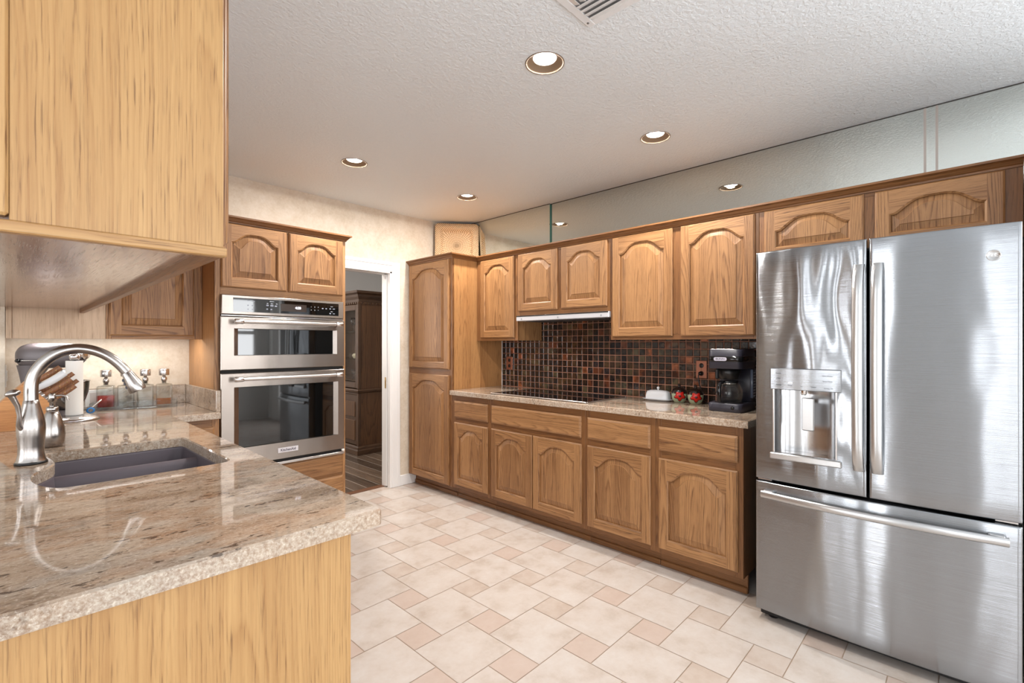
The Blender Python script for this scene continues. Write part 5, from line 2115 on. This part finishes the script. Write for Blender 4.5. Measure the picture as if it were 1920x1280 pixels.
hd_ = rbox(CX0 + 0.004, CX1, CY0, CY1, CT + 0.2455, CT + 0.357, 0.03, 0.003).build('brew_head', NAVY, t)
rbox(CX0 + 0.001, CX1 + 0.001, CY0 - 0.002, CY1 + 0.002, CT + 0.286, CT + 0.317, 0.032).build('front_band', BLACK_G, hd_)
m = MB()
m.box((CX0 + 0.01, CY0 + 0.045, CT + 0.3555), (CX0 + 0.06, CY1 - 0.015, CT + 0.3595), 0.002)
m.build('lid_trim', CHROME_D, hd_)
# maker's plate, pill shaped
m = MB()
P = []
py, pz, hl, hr = 1.030, CT + 0.3015, 0.026, 0.0105
for i in range(12):
    a = PI / 2 + PI * i / 11
    P.append((py + hl - hr * math.cos(a) * 0 + hr * math.sin(a - PI / 2) * 0 + hr * (-math.cos(a)), pz + hr * math.sin(a)))
for i in range(12):
    a = -PI / 2 + PI * i / 11
    P.append((py - hl - hr * math.cos(a), pz + hr * math.sin(a)))
m.prism(P, CX0 - 0.0015, CX0 + 0.003, axis=0)
pl = m.build('maker_plate', simple('plate_silver', C(190, 186, 200), 0.3, 0.5), hd_)
text('BUNN', 0.0155, Matrix.Translation((CX0 - 0.0017, py, pz)) @ Matrix(((0, 0, -1, 0), (-1.15, 0, 0, 0), (0, 1, 0, 0), (0, 0, 0, 1))), INK2, 'brand_words', pl, 0.0003)
m = MB()
m.lathe([(0.0001, 0.181), (0.046, 0.181), (0.052, 0.185), (0.062, 0.215), (0.066, 0.245), (0.0001, 0.245)], (2.905, 1.012, CT + 0.0), 36)
fn = m.build('filter_funnel', BLACK, t)
m = MB()
m.box((2.828, 1.045, CT + 0.186), (2.846, 1.064, CT + 0.243), 0.005)
m.build('funnel_handle', BLACK, fn)
m = MB()
m.lathe([(0.0001, -0.006), (0.010, -0.005), (0.011, 0.002)], (CX0 + 0.004, 0.962, CT + 0.026), 20, axis='x')
m.build('switch', BLACK_G, t)
# carafe
cx_, cy_ = 2.905, 1.012
t = thing('coffee_carafe', 'glass coffee carafe with a black handle standing in the coffee maker', 'carafe', (cx_, cy_, CT + 0.0525))
z0 = CT + 0.0525
m = MB()
m.lathe([(0.0001, 0.001), (0.058, 0.0), (0.066, 0.005), (0.0715, 0.020), (0.0730, 0.045), (0.0715, 0.070), (0.064, 0.092), (0.052, 0.108), (0.047, 0.115), (0.046, 0.118), (0.044, 0.118), (0.0455, 0.113), (0.0625, 0.090), (0.0700, 0.068), (0.0715, 0.044), (0.0695, 0.020), (0.063, 0.007), (0.0001, 0.004)], (cx_, cy_, z0), 40)
m.build('glass_body', GLASS, t)
m = MB()
m.lathe([(0.0480, 0.108), (0.0505, 0.110), (0.0505, 0.120), (0.0001, 0.1215)], (cx_, cy_, z0), 36)
m.build('collar_lid', BLACK, t)
m = MB()
m.lathe([(0.0520, 0.1035), (0.0530, 0.1045), (0.0520, 0.1095), (0.0490, 0.1105)], (cx_, cy_, z0), 36)
m.build('steel_band', CHROME, t)
m = MB()
hdv = Vector((-0.86, 0.22, 0)).normalized()
hp = [(0.048, 0.113), (0.068, 0.115), (0.088, 0.109), (0.096, 0.090), (0.097, 0.050), (0.094, 0.022), (0.088, 0.008)]
m.tube([(cx_ + hdv.x * a, cy_ + hdv.y * a, z0 + b) for a, b in hp], [0.011, 0.013, 0.0135, 0.013, 0.013, 0.012, 0.009], 14, flat=(0.75, 1.0), up=(0, 0, 1))
m.build('handle', BLACK_G, t)

# ------------------------------------------------------------------ woven tray leaning in the corner on the pantry
lo_, hi_ = Vector((2.828, 3.710, 2.052)), Vector((3.150, 3.440, 2.052))
u_ = (hi_ - lo_).normalized()
S = 0.42
nrm = Vector((u_.y, -u_.x, 0))            # towards the room
if nrm.x > 0 and nrm.y > 0:
    nrm = -nrm
lean = R(3)
vv = Vector((0, 0, math.cos(lean))) - nrm * math.sin(lean)
nn = u_.cross(vv)
if nn.dot(nrm) < 0:
    nn = -nn
ctr = (lo_ + hi_) / 2 + vv * (S / 2)
mtx = Matrix(((u_.x, vv.x, nn.x, ctr.x), (u_.y, vv.y, nn.y, ctr.y), (u_.z, vv.z, nn.z, ctr.z), (0, 0, 0, 1)))
m = MB(mtx)
N = 44
H_ = S / 2


def tray_pt(i, j, back):
    x = -H_ + S * i / N
    y = -H_ + S * j / N
    r = 0.035
    qx, qy = max(0, abs(x) - (H_ - r)), max(0, abs(y) - (H_ - r))
    d = math.hypot(qx, qy)
    if d > r:
        x = math.copysign(H_ - r + qx * r / d, x)
        y = math.copysign(H_ - r + qy * r / d, y)
    mx = max(abs(x), abs(y))
    if mx > 0.160:
        z = 0.0 - 0.006 * max(0, (mx - 0.185) / 0.015)
    elif mx > 0.128:
        z = -0.04 * (0.160 - mx) / 0.032
    else:
        z = -0.04
    return (x, y, z - (0.008 if back else 0))


rows = [[tray_pt(i, j, False) for i in range(N + 1)] for j in range(N + 1)]
m.grid(rows, gcs=[(p[0], p[1], 0.3) for r in rows for p in r])
rows2 = [[tray_pt(i, j, True) for i in range(N + 1)] for j in range(N + 1)]
m.grid(rows2, flip=True, gcs=[(p[0], p[1], 0.3) for r in rows2 for p in r])
edge = [(i, 0) for i in range(N)] + [(N, j) for j in range(N)] + [(i, N) for i in range(N, 0, -1)] + [(0, j) for j in range(N, 0, -1)]
ea = [tray_pt(i, j, False) for i, j in edge]
eb = [tray_pt(i, j, True) for i, j in edge]
m.grid([ea, eb], close_u=True, gcs=[(p[0], p[1], 0.3) for p in ea + eb])
o = m.build('woven_tray', STRAW, origin=tuple((lo_ + hi_) / 2))
tag(o, 'square woven straw tray leaning in the corner on top of the pantry', 'tray')

# ------------------------------------------------------------------ china hutch in the room behind the doorway
HX, HY = 2.836, 5.18
t = thing('china_hutch', 'dark carved wood china hutch with glass doors in the room behind the doorway', 'hutch', (3.05, 5.7, 0))
D_, Wd = 0.46, 1.25      # depth along x, width along y
m = MB()
m.box((HX + 0.02, HY, 0.10), (HX + D_, HY + 0.02, 0.73), 0.002, 2)
m.box((HX + 0.03, HY + 0.01, 0.76), (HX + D_, HY + 0.03, 1.80), 0.002, 2)
m.box((HX + D_ - 0.02, HY + 0.03, 0.10), (HX + D_, HY + Wd, 1.80), 0.0, 2)
m.box((HX + 0.02, HY + Wd - 0.02, 0.10), (HX + D_ - 0.02, HY + Wd, 1.80), 0.002, 2)
m.box((HX + 0.02, HY + 0.02, 0.70), (HX + D_ - 0.02, HY + Wd - 0.02, 0.735), 0.0, 1)
m.box((HX + 0.03, HY + 0.03, 1.78), (HX + D_ - 0.02, HY + Wd - 0.02, 1.80), 0.0, 1)
m.build('case', WALNUT, t)
WLD = wood('walnut_molding', C(82, 58, 40), C(48, 31, 20), C(24, 16, 10), strip=0.3, tone=0.1)
pr1 = [(-0.03, 0.0), (0.028, 0.0), (0.028, 0.05), (0.018, 0.062), (0.016, 0.085), (0.004, 0.10), (-0.03, 0.10)]
base_path = [(HX + D_, HY), (HX, HY), (HX, HY + Wd)]
sweep(base_path[::-1], [(a, b + 0.001) for a, b in pr1], 'plinth', WLD, t) if False else sweep([(HX, HY + Wd), (HX, HY), (HX + D_, HY)][::-1], [(a, b + 0.001) for a, b in pr1], 'plinth', WLD, t)
pr2 = [(-0.03, 0.725), (0.006, 0.725), (0.016, 0.735), (0.02, 0.755), (0.012, 0.77), (-0.03, 0.77)]
sweep([(HX + D_, HY), (HX, HY), (HX, HY + Wd)], pr2, 'waist_moulding', WLD, t)
pr3 = [(-0.05, 1.80), (-0.008, 1.80), (-0.004, 1.83), (0.014, 1.86), (0.022, 1.885), (0.045, 1.905), (0.048, 1.93), (-0.05, 1.93)]
sweep([(HX + D_, HY), (HX, HY), (HX, HY + Wd)], pr3, 'cornice', WLD, t)
m = MB()
for k in range(24):
    y = HY + 0.005 + k * 0.05
    m.box((HX - 0.002, y, 1.775), (HX + 0.03, y + 0.03, 1.80), 0.003, 2)
for k in range(9):
    x = HX + 0.03 + k * 0.05
    m.box((x, HY - 0.002, 1.775), (x + 0.03, HY + 0.012, 1.80), 0.003, 2)
m.build('dentil_band', WLD, t)
# front: glass door frames above, panel doors below
for kk in range(2):
    ya, yb_ = HY + 0.012 + kk * 0.62, HY + 0.012 + kk * 0.62 + 0.60
    m = MB()
    for (a, b, c, d) in ((ya, ya + 0.065, 0.78, 1.77), (yb_ - 0.065, yb_, 0.78, 1.77), (ya + 0.065, yb_ - 0.065, 0.78, 0.85), (ya + 0.065, yb_ - 0.065, 1.70, 1.77)):
        m.box((HX, a, c), (HX + 0.028, b, d), 0.004, 2 if d - c > 0.5 else 1)
    gd = m.build('glass_door', WLD, t)
    m = MB()
    m.box((HX + 0.012, ya + 0.064, 0.849), (HX + 0.015, yb_ - 0.064, 1.701))
    m.build('pane', GLASS_C, gd)
    m = MB()
    m.tube([(HX - 0.001, yb_ - 0.09 - 0.20, 1.18), (HX - 0.018, yb_ - 0.29, 1.17), (HX - 0.018, yb_ - 0.29, 1.07), (HX - 0.001, yb_ - 0.29, 1.06)], 0.005, 8)
    m.build('pull', BLACK, gd)
    m = MB()
    m.box((HX + 0.004, ya, 0.11), (HX + 0.022, yb_, 0.70), 0.003, 2)
    ld_ = m.build('panel_door', WLD, t)
    for (c, d) in ((0.16, 0.40), (0.44, 0.62)):
        m = MB()
        m.box((HX - 0.004, ya + 0.07, c), (HX + 0.005, yb_ - 0.07, d), 0.006, 2)
        m.build('door_panel', WALNUT, ld_)
m = MB()
m.box((HX - 0.006, HY - 0.004, 0.102), (HX + 0.03, HY + 0.03, 0.724), 0.004, 2)
m.build('corner_post', WLD, t)
m = MB()
m.box((HX - 0.004, HY + 0.0, 0.772), (HX + 0.032, HY + 0.03, 1.775), 0.004, 2)
m.build('corner_post', WLD, t)
SHV = [0.870, 1.125, 1.455]
for z in SHV:
    m = MB()
    m.box((HX + 0.035, HY + 0.032, z - 0.008), (HX + D_ - 0.022, HY + Wd - 0.022, z))
    m.build('shelf', GLASS_C if z > 0.9 else WALNUT, t)
CRY = glass('crystal', (0.97, 0.97, 0.98, 1), 1.5, 0.0, 0.3)


def goblet(x, y, z, h, r, lab, group):
    m = MB()
    m.lathe([(0.0001, 0.0), (r * 0.8, 0.0), (r * 0.78, 0.003), (0.006, 0.010), (0.0045, h * 0.42), (r * 0.5, h * 0.52), (r * 0.95, h * 0.7), (r * 0.88, h), (r * 0.83, h), (r * 0.88, h * 0.7), (r * 0.4, h * 0.55), (0.0001, h * 0.5)], (x, y, z + 0.0008), 20)
    o = m.build('goblet', CRY, origin=(x, y, z))
    return tag(o, lab, 'glass', group)


for k in range(4):
    goblet(HX + 0.10 + 0.09 * (k % 2), HY + 0.14 + 0.085 * k, SHV[2], 0.17, 0.034, 'stemmed crystal glass in the row on the top hutch shelf', 'crystal on the top hutch shelf')
for k in range(4):
    goblet(HX + 0.10 + 0.09 * (k % 2), HY + 0.14 + 0.08 * k, SHV[0], 0.12, 0.032, 'stemmed crystal glass in the row on the lowest hutch shelf', 'crystal on the lowest hutch shelf')
m = MB()
fxx, fyy = HX + 0.12, HY + 0.16
m.lathe([(0.0001, 0.0), (0.045, 0.0), (0.045, 0.012), (0.036, 0.03), (0.024, 0.085), (0.015, 0.115), (0.019, 0.135), (0.021, 0.15), (0.012, 0.165), (0.007, 0.172), (0.012, 0.182), (0.0135, 0.193), (0.008, 0.205), (0.0001, 0.208)], (fxx, fyy, SHV[1] + 0.0008), 24)
m.tube([(fxx, fyy - 0.018, SHV[1] + 0.155), (fxx - 0.01, fyy - 0.04, SHV[1] + 0.165), (fxx - 0.005, fyy - 0.038, SHV[1] + 0.20), (fxx, fyy - 0.03, SHV[1] + 0.235)], [0.006, 0.0055, 0.005, 0.004], 10)
m.tube([(fxx, fyy + 0.018, SHV[1] + 0.155), (fxx - 0.01, fyy + 0.035, SHV[1] + 0.125), (fxx - 0.012, fyy + 0.025, SHV[1] + 0.10)], [0.006, 0.0055, 0.0045], 10)
o = m.build('figurine', CREAM, origin=(fxx, fyy, SHV[1]))
tag(o, 'cream porcelain lady figurine on the middle hutch shelf', 'figurine')
m = MB()
m.lathe([(0.0001, 0.0), (0.018, 0.0), (0.024, 0.006), (0.036, 0.028), (0.037, 0.042), (0.026, 0.056), (0.022, 0.060), (0.020, 0.058), (0.0001, 0.05)], (HX + 0.12, HY + 0.30, SHV[1] + 0.0008), 24)
o = m.build('small_pot', CREAM, origin=(HX + 0.12, HY + 0.30, SHV[1]))
tag(o, 'small round cream pot beside the figurine in the hutch', 'pot')
